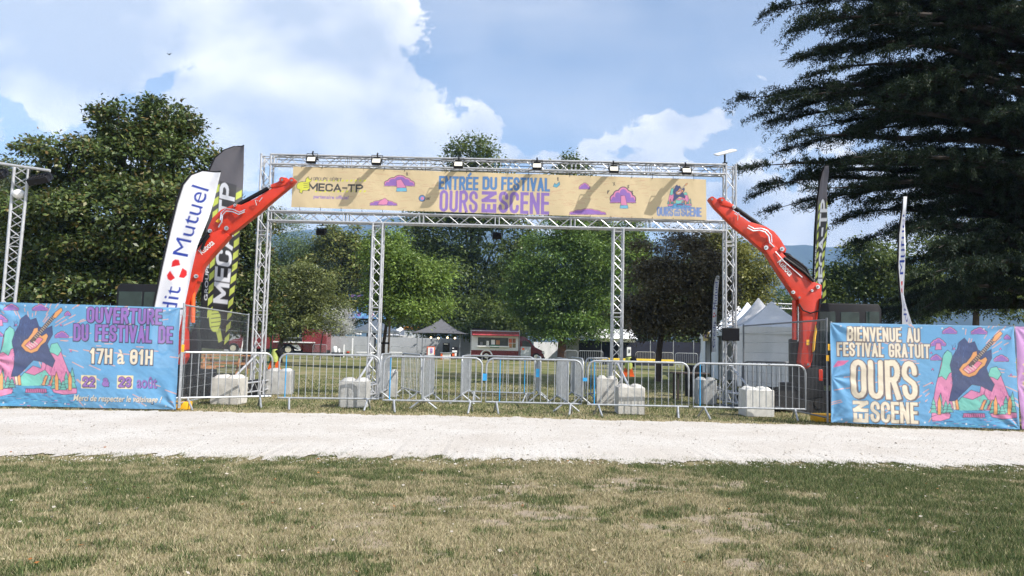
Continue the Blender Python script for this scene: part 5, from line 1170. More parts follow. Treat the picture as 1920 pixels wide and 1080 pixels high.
# ------------------------------------------------------------------ cedar: tiered boughs with flat sprays of needles
def cedar(base_px, Y, H, seed):
    rr = random.Random(seed); r = np.random.default_rng(seed); bx = xat(base_px, Y)
    root = thing('cedar_tree', 'huge dark cedar with tiered horizontal boughs filling the upper right', 'tree', (bx, Y, 0))
    mb = MB(); mb.tube([(bx, Y, -.2), (bx, Y, .5), (bx - .05, Y, 3), (bx + .05, Y, 9), (bx, Y, 16), (bx, Y, H)], [.95, .72, .62, .48, .28, .05], 14); mb.build('trunk', BARK, root)
    boughs = []
    for px, py, dy in ((1440, 18, -.5), (1470, 66, 1.0), (1500, 40, -2.5), (1500, 150, -1.5), (1385, 184, -1.0), (1440, 232, 1.5), (1480, 262, -2.5), (1390, 322, -1.8), (1405, 366, .5), (1440, 400, 2.0), (1470, 285, 2.5), (1600, 452, 1.0),
                       (1640, 500, -2), (1560, 120, 3), (1600, 300, -4), (1560, 215, -3.5), (1520, 350, -3), (1680, 440, -4), (1700, 530, 1), (1540, -40, 0), (1480, -110, -1), (1620, -120, -3), (1600, 0, 3), (1700, 380, 3), (1760, 470, -4.5), (1500, 195, 3.5),
                       (1460, 110, .5), (1475, 5, 1.8), (1520, 90, -1), (1540, 60, 2), (1450, 195, -2), (1430, 212, .3), (1495, 245, .8), (1545, 175, .8), (1590, 60, -2), (1590, 140, -.5), (1430, 345, -.6), (1500, 330, 1.2), (1520, 385, -.6), (1560, 262, 1.5), (1610, 235, -2), (1640, 190, 2), (1660, 90, -3), (1680, 30, 1),
                       (1640, 340, 2.0), (1660, 270, -1), (1700, 150, -4), (1720, 240, 3), (1740, 320, -3), (1560, 420, .4), (1620, 380, -1.5), (1730, 420, 0), (1780, 560, -2), (1740, 580, 2), (1800, 500, 2.5), (1690, 590, -1)):
        boughs.append((at(px, py, Y + dy), rr.uniform(.4, 1.1)))
    for k in range(95):
        z = 2.6 + .92 * rr.randint(0, 20) + rr.uniform(-.13, .13); a = rr.uniform(0, 2 * math.pi); L = (10.0 - .30 * max(0, z - 8)) * rr.uniform(.6, 1.0)
        tip = Vector((bx + L * math.cos(a), Y + L * math.sin(a) * .9, z))
        if tip.x < bx - 7.0: tip.x = bx - 7.0 + rr.uniform(-.5, 1.2)
        if tip.y < 16.2: tip.y = 16.2 + rr.uniform(0, 1.5)
        boughs.append((tip, rr.uniform(.3, 1.2)))
    wood = MB(); P = []; D = []; S = []
    for tip, rise in boughs:
        L = (tip - Vector((bx, Y, tip.z))).length; s = Vector((bx, Y, max(1.5, tip.z + rr.uniform(-.5, .6)))); side = Vector((tip.y - s.y, -(tip.x - s.x), 0)).normalized()
        bow = rr.uniform(-.7, .7); n = 12; pts = []; wob = rr.uniform(0, 6)
        for i in range(n + 1):
            t = i / n; q = s.lerp(tip, t); q += side * bow * math.sin(math.pi * t) + Vector((0, 0, rise * math.sin(math.pi * t ** 1.2) * .75 + .09 * math.sin(wob + 9 * t))); pts.append(q)
        wood.tube(pts, [max(.012, .15 * (1 - i / n) ** 1.1 * (L / 8 + .2)) for i in range(n + 1)], 6)
        m = int(L * 8.5); fan = rr.uniform(.75, 1.35)
        for j in range(m):
            t = .10 + .90 * ((j + rr.random()) / m) ** .85; f = t * n; i = min(n - 1, int(f)); q = pts[i].lerp(pts[i + 1], f - i); ax = (pts[i + 1] - pts[i]).normalized()
            if math.sin(t * 23 + wob * 3) < -.72: continue
            sg = 1 if j % 2 else -1; ln = (0.32 + 1.25 * (1 - t) ** .6 + .15) * rr.uniform(.4, 1.25) * fan; out = (side * sg * rr.uniform(.35, 1) + ax * rr.uniform(.5, 1.3)).normalized()
            dr = rr.choice((.04, .10, .18, .45)) * ln * rr.uniform(.6, 1.1); e = q + out * ln + Vector((0, 0, -dr))
            if j % 2 == 0: wood.tube([q, q.lerp(e, .5) + Vector((0, 0, .08 * ln)), e], [.02, .012, .004], 4, cap=False)
            c = max(4, int(ln * 15))
            for g_ in range(c):
                u = (g_ + rr.random()) / c; w = q.lerp(e, u) + Vector((0, 0, .22 * ln * math.sin(math.pi * u) * .6))
                P.append(w); D.append(out * (1 - .4 * u) + Vector((rr.uniform(-.7, .7), rr.uniform(-.7, .7), -.55 * u * dr / max(ln, .1) * 2 + rr.uniform(-.5, .45)))); S.append(rr.uniform(.7, 1.3) * (.8 + .35 * (1 - u)))
    wood.build('boughs', pm('shaded_twig_bark', (.028, .022, .018), .95), root)
    P = np.array(P); D = np.array(D); S = np.array(S); N = len(P); k = np.repeat(np.arange(N), 9)
    d = D[k] * .55 + r.normal(size=(len(k), 3)) * np.array([.6, .6, .6]); d /= np.linalg.norm(d, axis=1)[:, None]
    p = P[k] + r.normal(size=(len(k), 3)) * .05; L = .125 * S[k][:, None] * r.uniform(.6, 1.2, (len(k), 1)); up = np.array([0, 0, 1.0]) + r.normal(size=(len(k), 3)) * .4
    sd = np.cross(d, up); sd /= np.linalg.norm(sd, axis=1)[:, None]; w = .018
    v = np.empty((len(k), 3, 3)); v[:, 0] = p - sd * w; v[:, 1] = p + sd * w; v[:, 2] = p + d * L
    c0 = np.array([.010, .018, .012]); c1 = np.array([.036, .058, .028]); m_ = r.random((len(k), 1)) * .6 + .4 * r.random((N, 1))[k]
    c = np.repeat((c0 * (1 - m_) + c1 * m_)[:, None], 3, 1)
    np_mesh('needles', v.reshape(-1, 3), np.arange(3 * len(k)).reshape(-1, 3), NEEDLE, root, colors=c.reshape(-1, 3))
    return N
cedar(2010, 24.5, 24, 5)
# ------------------------------------------------------------------ the festival site behind the gate
def frontbox(px0, px1, y0, y1, Y, dep):
    """box whose front face covers the given pixels at depth Y: centre and size"""
    a, b = at(px0, (y0 + y1) / 2, Y), at(px1, (y0 + y1) / 2, Y); t, o = at((px0 + px1) / 2, y0, Y).z, at((px0 + px1) / 2, y1, Y).z
    return ((a.x + b.x) / 2, Y + dep / 2, (t + o) / 2), (b.x - a.x, dep, t - o)
def pbox(name, px0, px1, y0, y1, Y, dep, mat, parent=None, bevel=0.0, floor=False):
    c, s = frontbox(px0, px1, y0, y1, Y, dep)
    if floor: z1 = c[2] + s[2] / 2; c = (c[0], c[1], z1 / 2); s = (s[0], s[1], z1)
    mb = MB(); mb.box(c, s); return mb.build(name, mat, parent, bevel=bevel)
def pagoda(label, corner, size, yaw, eave, peak, fabric, walls=(), group=None, name='pagoda_tent', leg=True, lip=.28, curve=1.7, over=0.0):
    """square tent with a swept peak; corner = near left corner"""
    co, si = math.cos(yaw), math.sin(yaw); U = Vector((co, si, 0)); V = Vector((-si, co, 0)); c0 = Vector((corner[0], corner[1], 0)); ctr = c0 + (U + V) * size / 2
    root = thing(name, label, 'tent', ctr, group=group); n = 8; m = 6; vs = []; fs = []
    for i in range(m + 1):
        t = i / m; h = eave + (peak - eave) * (t ** curve); s = size / 2 * (1 - t) + .02 + over * (1 - t)
        ring = []
        for e in range(4):
            a, b = [(-1, -1), (1, -1), (1, 1), (-1, 1)][e], [(1, -1), (1, 1), (-1, 1), (-1, -1)][e]
            for k in range(n):
                f = k / n; x, y = a[0] + (b[0] - a[0]) * f, a[1] + (b[1] - a[1]) * f; sag = .10 * math.sin(math.pi * f) * (1 - t) * size / 4
                vs.append(ctr + U * x * s + V * y * s + Vector((0, 0, h + .5 * sag * over)))
    R_ = 4 * n
    for i in range(m):
        for k in range(R_): fs.append((i * R_ + k, i * R_ + (k + 1) % R_, (i + 1) * R_ + (k + 1) % R_, (i + 1) * R_ + k))
    fs.append(tuple(m * R_ + k for k in range(R_))); mb = MB(); mb.add(vs, fs)
    if lip: mb.add([v for v in vs[:R_]] + [v - Vector((0, 0, lip)) for v in vs[:R_]], [(k, k + R_, (k + 1) % R_ + R_, (k + 1) % R_) for k in range(R_)])
    mb.build('canopy', fabric, root)
    if leg:
        for x, y in ((-1, -1), (1, -1), (1, 1), (-1, 1)):
            q = ctr + U * x * (size / 2 - .05) + V * y * (size / 2 - .05); mb = MB(); mb.tube([q, q + Vector((0, 0, eave + .05))], .03, 8); mb.build('leg', GALV, root)
    for w in walls:
        a, b = {'front': ((-1, -1), (1, -1)), 'right': ((1, -1), (1, 1)), 'left': ((-1, -1), (-1, 1)), 'back': ((-1, 1), (1, 1))}[w]
        s = size / 2 - .03; nx, nz = 40, 10; vs = []
        inn = Vector((0, 0, 0))
        dirn = (U * (b[0] - a[0]) + V * (b[1] - a[1])).normalized(); nn = Vector((dirn.y, -dirn.x, 0))
        for j in range(nz + 1):
            for i in range(nx + 1):
                f, z = i / nx, (eave - .02) * j / nz; q = ctr + U * (a[0] + (b[0] - a[0]) * f) * s + V * (a[1] + (b[1] - a[1]) * f) * s
                wv = .05 * math.sin(f * 11 + z * 1.7) * math.sin(z * 1.3) + .07 * math.sin((f * 3 + (eave - z) * 1.4) * 2.2) * (z / eave) * (1 - z / eave) * 2
                vs.append(q + nn * wv + Vector((0, 0, z)))
        fs = [(j * (nx + 1) + i, j * (nx + 1) + i + 1, (j + 1) * (nx + 1) + i + 1, (j + 1) * (nx + 1) + i) for j in range(nz) for i in range(nx)]
        mb = MB(); mb.add(vs, fs); mb.build('side_wall', fabric, root)
    return root
# row of white pagoda tents on the right
yaw = math.atan2(-.163, .987); co, si = math.cos(yaw), math.sin(yaw); U = Vector((co, si, 0)); V = Vector((-si, co, 0)); c0 = Vector((xat(1380, 29, 2.3), 29, 0)); sz = 3.2
WT = 'row of white pagoda tents on the right'
NM = ['nearest white pagoda tent with its draped front wall behind the digger', 'second white pagoda tent with a tall pointed roof behind the nearest one', 'third white pagoda tent, its peak just right of the gate leg', 'fourth white pagoda tent hidden mostly behind the right gate leg', 'farthest white pagoda tent, its grey end wall left of the gate leg']
for k in range(5):
    c = c0 + V * (sz * 1.02) * k; pagoda(NM[k], c, sz, yaw, 2.32, 3.4 if k == 0 else 3.75, PVCW, ('front', 'right') if k == 0 else (('right', 'back', 'left') if k in (2, 4) else ('right', 'back')), WT)
p = c0 + V * (sz * 3.55); root = thing('tent_sign', 'yellow sign with purple letters on the side of the white tents', 'sign', (p.x - .05, p.y, 1.9))
n = -U; o = p + n * .09; mb = MB(); ey = Vector((0, 0, 1)); mb.prism([(-1.6, 1.86), (1.2, 1.86), (1.2, 2.42), (-1.6, 2.42)], (o.x, o.y, 0), -V, ey, .03); mb.build('board', pm('mustard_board', (.62, .46, .16), .6), root)
text_part('lettering', 'INFO', o + n * .02 + V * .7 + Vector((0, 0, 1.98)), -V, ey, 1.5, .32, pm('purple_ink', (.16, .09, .30), .6), root, .03)
# curved stage truss beyond the tents
mb = MB(); pts = [at(x, y, 70) for x, y in ((1380, 580), (1410, 573), (1450, 569), (1500, 571), (1560, 575), (1600, 585))]
mb.tube(pts, .07, 6); mb.tube([q + Vector((0, 0, -.45)) for q in pts], .07, 6)
for i in range(len(pts) - 1):
    for f in range(4): a = pts[i].lerp(pts[i + 1], f / 4); b = pts[i].lerp(pts[i + 1], (f + .5) / 4) + Vector((0, 0, -.45)); mb.tube([a, b], .03, 4); mb.tube([b, pts[i].lerp(pts[i + 1], (f + 1) / 4)], .03, 4)
st = thing('stage_roof_truss', 'curved grey truss of a stage roof beyond the white tents', 'stage truss', (pts[2].x, 70, 0)); mb.build('arched_truss', ALU, st)
for q in (pts[0], pts[-1]): mb = MB(); mb.tube([(q.x, q.y, 0), q], .12, 8); mb.build('tower', ALU, st)
# ------------------------------------------------------------------ red food truck
TY = 70.0
ft = thing('food_truck', 'red and white food truck with an open serving hatch under the trees', 'food truck', (xat(945, TY), TY, 0))
pbox('box_body', 882, 974, 621, 670, TY, 2.2, REDV, ft, .04)
pbox('white_band', 884, 972, 630, 657, TY - .02, .1, WHITE, ft)
pbox('serving_hatch', 896, 953, 633, 648, TY - .05, .1, GLASS, ft)
pbox('counter_shelf', 895, 955, 648.6, 650.6, TY - .35, .4, WHITE, ft)
o = pbox('hatch_flap', 886, 974, 626.6, 629, TY - .75, .85, pm('red_white_awning', (.55, .08, .10), .5, var=.3), ft)
for i, (x, y) in enumerate(((954, 635), (961, 635), (954, 644), (961, 644))): pbox('menu_photo', x, x + 6, y, y + 8, TY - .05, .06, pm('menu_print', [(.5, .12, .06), (.3, .1, .05), (.45, .2, .08), (.2, .16, .05)][i], .4, var=.5, scale=9), ft)
for x0, x1, y0, y1, m in ((921, 928, 637, 646, WHITE), (930, 937, 638, 646, WOOD), (919, 936, 647, 652, GREENP), (900, 905, 641, 648, GALVD), (912, 917, 639, 648, STEEL)): pbox('kitchen_item', x0, x1, y0, y1, TY - .12, .06, m, ft)
for x in (882, 973): pbox('corner_trim', x, x + 1.6, 619.5, 675, TY - .03, .06, GALV, ft)
pbox('roof_trim', 882, 975, 619.5, 621.5, TY - .04, 2.28, GALV, ft); pbox('roof_rack', 884, 912, 615.5, 618, TY + .5, 1.0, BLACK, ft)
X0 = xat(974, TY); k = TY / F; z = lambda y: at(995, y, TY).z; x = lambda p: at(p, 650, TY).x
mb = MB(); prof = [(x(974), z(676)), (x(1020), z(676)), (x(1021), z(668)), (x(1017), z(657)), (x(1003), z(650.5)), (x(992), z(638)), (x(984), z(632)), (x(974), z(630))]
mb.prism(prof, (0, TY + 1.1, 0), (1, 0, 0), (0, 0, 1), 2.0); cb = mb.build('cab', REDV, ft, bevel=.10, seg=2)
mb = MB(); mb.prism([(x(979), z(650)), (x(979), z(640)), (x(985), z(638.5)), (x(991), z(641)), (x(998), z(650))], (0, TY + .085, 0), (1, 0, 0), (0, 0, 1), .03); mb.build('side_window', GLASS, cb)
mb = MB(); mb.prism([(x(1000), z(650.2)), (x(991), z(637.8)), (x(992.5), z(637)), (x(1003), z(650))], (0, TY + 1.1, 0), (1, 0, 0), (0, 0, 1), 1.7); mb.build('windscreen', GLASS, cb)
mb = MB(); mb.box((x(1018.5), TY + .25, z(661)), (.25, .35, .28)); mb.build('headlight', STEEL, cb, bevel=.05)
mb = MB(); mb.box((x(1019), TY + 1.1, z(672.5)), (.35, 2.05, .35)); mb.build('bumper', BLACK, cb, bevel=.06)
for px in (912.5, 1006):
    mb = MB(); c = (x(px), TY + .08, .36); mb.disc(c, (0, 1, 0), .36, .24, 24); wh = mb.build('wheel', RUBBER, ft)
    mb = MB(); mb.disc((c[0], c[1] - .125, c[2]), (0, 1, 0), .23, .02, 18)
    mb.build('rim', STEEL, wh)
mb = MB(); mb.tube([(x(912.5) + .52 * math.cos(t), TY - .03, .36 + .52 * math.sin(t)) for t in np.linspace(0, math.pi, 12)], .07, 8); mb.build('wheel_arch', WHITE, ft)
for i in range(16): 
    q = x(902 + i * 3.0)
    if abs(q - x(912.5)) > .6: mb = MB(); mb.box((q, TY - .01, z(665)), (.03, .03, .75)); mb.build('panel_rib', REDV, ft)
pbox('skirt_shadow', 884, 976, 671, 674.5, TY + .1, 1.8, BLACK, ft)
pb = thing('menu_board', 'grey upright notice board leaning before the truck cab', 'board', (xat(985.5, TY - 1), TY - 1, 0)); pbox('board', 976, 995, 650, 675, TY - 1, .05, pm('grey_board', (.40, .43, .44), .4), pb, floor=True); pbox('sticker', 979, 983, 652.5, 656, TY - 1.02, .02, ORANGEP, pb)
# ------------------------------------------------------------------ red lorry with a bar hatch on the left
LY = 74.0; x = lambda p: at(p, 640, LY).x; z = lambda y: at(530, y, LY).z
lo = thing('bar_lorry', 'old red lorry fitted as a bar, its long side open left of the gate', 'lorry', (x(525), LY, 0))
pbox('box_body', 478, 568, 606, 655, LY, 2.2, REDV, lo, .05); pbox('rear_body', 568, 612, 618, 661, LY + .1, 2.0, REDV, lo, .05)
pbox('serving_hatch', 526, 567, 613, 641, LY - .05, .12, BLACK, lo); pbox('bottle_shelf', 527, 566, 632, 634, LY - .12, .1, GALV, lo)
for i in range(9): pbox('bottle', 529 + i * 4.1, 531 + i * 4.1, 626 + (i % 3), 632, LY - .12, .06, [WHITE, GREENP, STEEL, LIME][i % 4], lo)
pbox('bar_counter', 512, 598, 640.5, 642.6, LY - .5, .6, WHITE, lo)
mb = MB(); mb.prism([(x(523), .3), (x(524), z(646)), (x(560), z(646)), (x(565), z(652)), (x(565), .4)] + [(x(542) + .62 * math.cos(t), .42 + .62 * math.sin(t)) for t in np.linspace(0, math.pi, 9)], (0, LY - .1, 0), (1, 0, 0), (0, 0, 1), .2); mb.build('fender', WHITE, lo)
mb = MB(); mb.prism([(x(424), .5), (x(425), z(643)), (x(437), z(638)), (x(449), z(636)), (x(450), z(604)), (x(478), z(602)), (x(478), .5)], (0, LY + 1.0, 0), (1, 0, 0), (0, 0, 1), 1.9); cb = mb.build('cab', REDV, lo, bevel=.12, seg=2)
pbox('cab_roof', 448, 480, 598, 604, LY - .05, 2.1, WHITE, cb, .1); pbox('side_window', 453, 464, 611, 627, LY + .03, .05, GLASS, cb); pbox('door_badge', 463, 469, 632, 638, LY + .02, .05, CONC, cb)
for px in (439, 542):
    mb = MB(); c = (x(px), LY - .05, .5); mb.disc(c, (0, 1, 0), .5, .3, 24); wh = mb.build('wheel', RUBBER, lo); mb = MB(); mb.disc((c[0], c[1] - .16, c[2]), (0, 1, 0), .3, .02, 16); mb.build('rim', pm('cream_rim', (.5, .47, .36), .5), wh)
pbox('red_awning_board', 591, 612, 632, 652, LY - 1.2, .05, REDV, lo); pbox('chassis', 470, 612, 655, 661, LY + .2, 1.6, BLACK, lo)
ld = thing('ladder', 'white step ladder standing by the left gate leg', 'ladder', (xat(452, 40), 40, 0)); a, b = at(448.5, 662, 40), at(456, 603, 40)
for dx in (0, .34): mb = MB(); mb.tube([(a.x + dx, 40, 0), (b.x + dx * .85, 40.5, b.z)], .03, 6); mb.build('stile', WHITE, ld)
for k in range(8): f = (k + .8) / 9; mb = MB(); mb.tube([(a.x + (b.x - a.x) * f, 40 + .5 * f, b.z * f), (a.x + (b.x - a.x) * f + .33, 40 + .5 * f, b.z * f)], .018, 6); mb.build('rung', ALU, ld)
# green hoop sign with pennants
s = thing('sign_stand', 'green metal stand with a curved top and yellow and white pennants', 'sign stand', (xat(509, 46), 46, 0)); P_ = lambda u, v: at(u, v, 46)
q = P_(509, 622); mb = MB(); mb.tube([(q.x, 46, 0), (q.x, 46, q.z)], .05, 8); mb.build('post', GREENP, s)
mb = MB(); mb.tube([P_(u, v) for u, v in ((497, 624), (501, 619.5), (508, 617.5), (516, 617.5), (522, 622))], .09, 8); mb.build('curved_top', GREENP, s)
for (a_, m) in (([(500, 624), (508, 622.5), (508.5, 641)], YELP), ([(511, 622), (520.5, 622.5), (515, 641)], WHITE)): mb = MB(); mb.slab([P_(*t) + Vector((0, -.1, 0)) for t in a_], (0, .02, 0)); mb.build('pennant', m, s)
mb = MB(); mb.box((q.x, 46, .03), (.5, .5, .06)); mb.build('base', GREENP, s)
# lime and orange marker stands
for i, (px, py, Y, lb) in enumerate(((514, 693, 35, 'lime and orange fabric marker stand beside the left gate leg'), (1178, 706, 33, 'lime and orange fabric marker stand beside the right inner leg'))):
    b = gp(px, py); s = thing('marker_stand', lb, 'marker', (b.x, b.y, 0), group='lime and orange marker stands'); k = b.y / F
    for sg in (-1, 1): mb = MB(); mb.prism([(-.04, 0), (.2, 0), (.06, .42), (-.04, .42)] if sg > 0 else [(-.2, 0), (.04, 0), (.04, .42), (-.06, .42)], (sg * .1, 0, 0), (1, 0, 0), (0, 0, 1), .12); mb.build('orange_leg', ORANGEP, s, world=False)
    mb = MB(); mb.tube([(0, 0, .36), (.02, 0, .6), (.0, 0, .95)], [.15, .2, .13], 10); mb.build('lime_sleeve', LIME, s, world=False)
    mb = MB(); mb.tube([(.16, 0, .92), (.26, -.02, .75), (.30, 0, .45)], [.20, .15, .05], 8); mb.build('black_bag', BLACK, s, world=False)
    mb = MB(); mb.tube([(-.15, 0, .96), (.4, 0, 1.0)], .03, 6); mb.build('top_bar', BLACK, s, world=False)
# ------------------------------------------------------------------ grey sheeted hoarding along the far side
def hoarding(px0, px1, Y0, Y1, lb, H=1.95, mat=PVCG):
    A, B = Vector((xat(px0, Y0), Y0, 0)), Vector((xat(px1, Y1), Y1, 0)); r_ = thing('sheeted_fence', lb, 'fence', (A + B) / 2, group='grey sheeted fences round the site'); L = (B - A).length
    n = max(2, int(L / 3.5)); mb = MB(); vs = []; nx = n * 6; nz = 5
    for j in range(nz + 1):
        for i in range(nx + 1): q = A.lerp(B, i / nx); vs.append((q.x, q.y + .04 * math.sin(i * 2.1 + j) * math.sin(math.pi * j / nz), .06 + (H - .06) * j / nz))
    mb.add(vs, [(j * (nx + 1) + i, j * (nx + 1) + i + 1, (j + 1) * (nx + 1) + i + 1, (j + 1) * (nx + 1) + i) for j in range(nz) for i in range(nx)]); mb.build('sheeting', mat, r_)
    for i in range(n + 1): q = A.lerp(B, i / n); mb = MB(); mb.tube([(q.x, q.y + .08, 0), (q.x, q.y + .08, H + .05)], .03, 6); mb.build('post', GALVD, r_)
hoarding(612, 700, 76, 76, 'pale grey sheeted fence left of the left inner leg'); hoarding(706, 886, 76, 77, 'grey sheeted fence behind the charcoal star tent')
hoarding(1000, 1058, 77, 77, 'white sheeted fence behind the truck cab', 1.8, PVCW); hoarding(420, 480, 82, 82, 'pale sheeted fence behind the red lorry cab', 1.9)
pagoda('white peaked tent behind the grey fence, seen through the left inner leg', (xat(655, 86), 86), 5.0, 0, 2.75, 4.1, PVCW, (), 'white tents beyond the fence', curve=1.25)
pagoda('white tent roof behind the silvery shrub', (xat(590, 90), 90), 4.6, 0, 2.6, 3.6, PVCW, (), 'white tents beyond the fence', curve=1.3)
pagoda('white tent corner right of the staked young tree', (xat(718, 92), 92), 3.6, 0, 2.3, 3.4, PVCW, (), 'white tents beyond the fence', curve=1.3)
pagoda('charcoal star shaped canopy with a tall point left of the red food truck', (xat(780, 70), 70), 4.1, 0, 2.35, 3.75, PVCD, (), None, 'star_canopy', lip=0, curve=1.55, over=.75)
for i, px in enumerate((808, 822, 839, 853)): c = at(px, 633 + i % 2, 70.2); mb = MB(); mb.ball(c, .09, 8, 6); tag(mb.build('light_bulb', BULB), ['first warm bulb on the string under the charcoal canopy, from the left', 'second warm bulb on that string', 'third warm bulb on that string', 'last warm bulb on that string, by the canopy right leg'][i], 'light bulb', 'string lights under the charcoal canopy')
mb = MB(); mb.tube([at(px, 630.5 + (i % 2) * .8, 70.2) for i, px in enumerate(range(798, 864, 7))], .025, 5); tag(mb.build('light_string', BLACK), 'black cable of string lights under the charcoal canopy', 'string lights')
def simple(name, lb, cat, pieces, grp=None):
    px = (pieces[0][1] + pieces[0][2]) / 2; Y = pieces[0][5]; root = thing(name, lb, cat, (xat(px, Y), Y, 0), group=grp)
    for (n_, a, b, c, d, Y_, dep, m, fl) in pieces: pbox(n_, a, b, c, d, Y_, dep, m, root, .01, fl)
    return root
simple('site_cabin', 'white cabin with an orange top strip behind the grey fence', 'cabin', [('cabin_body', 757.5, 812, 618, 640, 92, 2.5, pm('pale_blue_white', (.62, .68, .74), .5), True), ('orange_fascia', 757, 813, 613, 618.4, 91.9, 2.7, pm('orange_fascia', (.75, .30, .02), .5), False), ('black_mark', 760, 772, 614, 616.5, 91.85, .1, BLACK, False)])
sc = simple('led_screen', 'large blue video screen on a black mast behind the young tree', 'video screen', [('screen_body', 652, 748, 552, 599, 96, .5, BLACK, False), ('mast', 690, 703, 590, 660, 96.4, 1.0, BLACK, True)])
cv = Canvas(6.5, 3.0, .04, (70, 140, 205)); rr = random.Random(4)
for i in range(60): cv.disc((rr.uniform(0, 6.5), rr.uniform(0, 3)), rr.uniform(.08, .35), rr.choice([(40, 90, 170), (120, 190, 230), (150, 100, 190), (230, 130, 170), (60, 110, 190)]))
m_, g, p = new_mat('screen_picture'); a = g.n('ShaderNodeAttribute', attribute_name='tint'); g.l(a.outputs['Color'], p.inputs['Emission Color']); p.inputs['Emission Strength'].default_value = .75; p.inputs['Base Color'].default_value = (.02, .02, .02, 1)
cs = [at(653.5, 553.5, 95.95), at(746.5, 553.5, 95.95), at(746.5, 597.5, 95.95), at(653.5, 597.5, 95.95)]; cs = [Vector((q.x, 95.95, (cs[0].z + cs[1].z) / 2 if i < 2 else (cs[2].z + cs[3].z) / 2)) for i, q in enumerate(cs)]
cloth_sheet('picture', cv, cs, lambda U_, V_: U_ * 0, m_, sc)
simple('sandwich_board', 'orange framed white A-board before the charcoal canopy', 'board', [('frame', 800, 815, 650, 676, 64, .06, ORANGEP, True), ('poster', 802, 813.5, 651.5, 671, 63.95, .04, WHITE, False), ('print', 807, 811, 653, 662, 63.92, .03, pm('violet_print', (.35, .2, .45), .5, var=.4), False)])
simple('drinks_fridge', 'black upright drinks fridge under the charcoal canopy', 'fridge', [('body', 830, 842, 643, 662, 71, .7, BLACK, True), ('glass_door', 831, 841, 649, 660, 70.95, .06, GLASS, False), ('label_strip', 832, 840, 644, 646, 70.95, .06, WHITE, False)])
simple('bar_counter', 'white bar counter with an orange end under the charcoal canopy', 'counter', [('front', 827, 844, 662, 676, 68, .6, WHITE, True), ('end_panel', 826, 829.5, 662.5, 676, 67.95, .5, ORANGEP, True), ('top', 825, 846, 661, 662.6, 67.9, .8, GALV, False)])
simple('poster_stand', 'black poster stand with white and orange print beside the fridge', 'poster', [('board', 846, 858.5, 650.5, 676, 69, .08, BLACK, True), ('print', 847.5, 857, 657, 661, 68.95, .04, WHITE, False), ('print', 847.5, 852, 663, 668, 68.95, .04, ORANGEP, False), ('print', 852.5, 856, 662, 668, 68.95, .04, WHITE, False), ('print', 848, 851, 652, 654, 68.95, .04, WHITE, False)])
simple('trestle_table', 'grey trestle table at the left of the charcoal canopy', 'table', [('top', 786, 800, 660, 661.6, 69, .8, GALV, False), ('leg', 787, 788, 661.6, 676, 69.1, .06, GALVD, True), ('leg', 798, 799, 661.6, 676, 69.1, .06, GALVD, True)])
for i, (a, b, c, d, lb) in enumerate(((623, 631, 648.5, 661, 'tall white gas bottle left of the left inner leg'), (632.5, 637, 653, 661, 'smaller white gas bottle beside the tall one'))):
    cc, ss = frontbox(a, b, c, d, 68, .4); root = thing('gas_bottle', lb, 'gas bottle', (cc[0], cc[1], .62), group='white gas bottles'); r_ = ss[0] / 2; z0 = cc[2] - ss[2] / 2; z1 = cc[2] + ss[2] / 2
    mb = MB(); mb.tube([(cc[0], cc[1], z0), (cc[0], cc[1], z0 + .03), (cc[0], cc[1], z1 - .16), (cc[0], cc[1], z1 - .06), (cc[0], cc[1], z1 - .02)], [r_ * .9, r_, r_, r_ * .7, r_ * .3], 14); mb.build('cylinder', WHITE, root); mb = MB(); mb.tube([(cc[0], cc[1], z1 - .03), (cc[0], cc[1], z1 + .08)], .05, 8); mb.build('valve', STEEL, root)
simple('equipment_table', 'dark table carrying the white gas bottles', 'table', [('top', 621, 643, 660.8, 662.6, 67.8, .9, BLACK, False), ('leg', 621.5, 623, 662, 678, 68, .1, BLACK, True), ('leg', 641, 642.5, 662, 678, 68, .1, BLACK, True), ('skirt', 623, 641, 663, 673, 68.3, .1, BLACK, True)])
for i, (px, y0) in enumerate(((643.5, 646), (659.5, 634))): tag(pbox('white_post', px, px + 2, y0, 678, 66, .08, WHITE, None, 0, True), ['short white post right of the gas bottles', 'tall white post before the grey fence'][i], 'post', 'white posts before the grey fence')
simple('generator_box', 'grey green equipment box with a red label before the fence', 'box', [('case', 648, 660, 657, 676, 67, .8, pm('grey_green_case', (.25, .27, .22), .6), True), ('label', 650, 655, 659, 661.5, 66.95, .06, REDP, False)])
for i, (a, b) in enumerate(((668, 700), (728, 752))): simple('folding_table', ['white folding table left of the left inner leg', 'white folding table right of the staked tree'][i], 'table', [('top', a, b, 660, 661.8, 67, .9, WHITE, False), ('leg', a + 1, a + 2, 661, 677, 67.1, .06, GALV, True), ('leg', b - 2, b - 1, 661, 677, 67.1, .06, GALV, True)], 'white folding tables')
# far crowd barriers
FB = 'far crowd barriers round the stands'
for i, (a, b, Y, lb) in enumerate(((586, 612, 64, 'far barrier under the red lorry awning board'), (664, 694, 65, 'far barrier left of the left inner leg'), (732, 752, 66, 'far barrier before the grey fence, right of the staked tree'), (754, 785, 62, 'far barrier left of the orange framed board'), (1059, 1082, 60, 'far barrier right of the thick lime trunk'), (1084, 1130, 58, 'far barrier before the dark marquee'), (1192, 1228, 62, 'far barrier left of the beech trunk on the yellow strip'), (1240, 1262, 62, 'far barrier right of the beech trunk'), (1266, 1308, 56, 'far barrier at the corner of the white tents'))):
    barrier((xat(a, Y), Y), (xat(b, Y), Y), lb, grp=FB, nb=12 if b - a > 24 else 8)
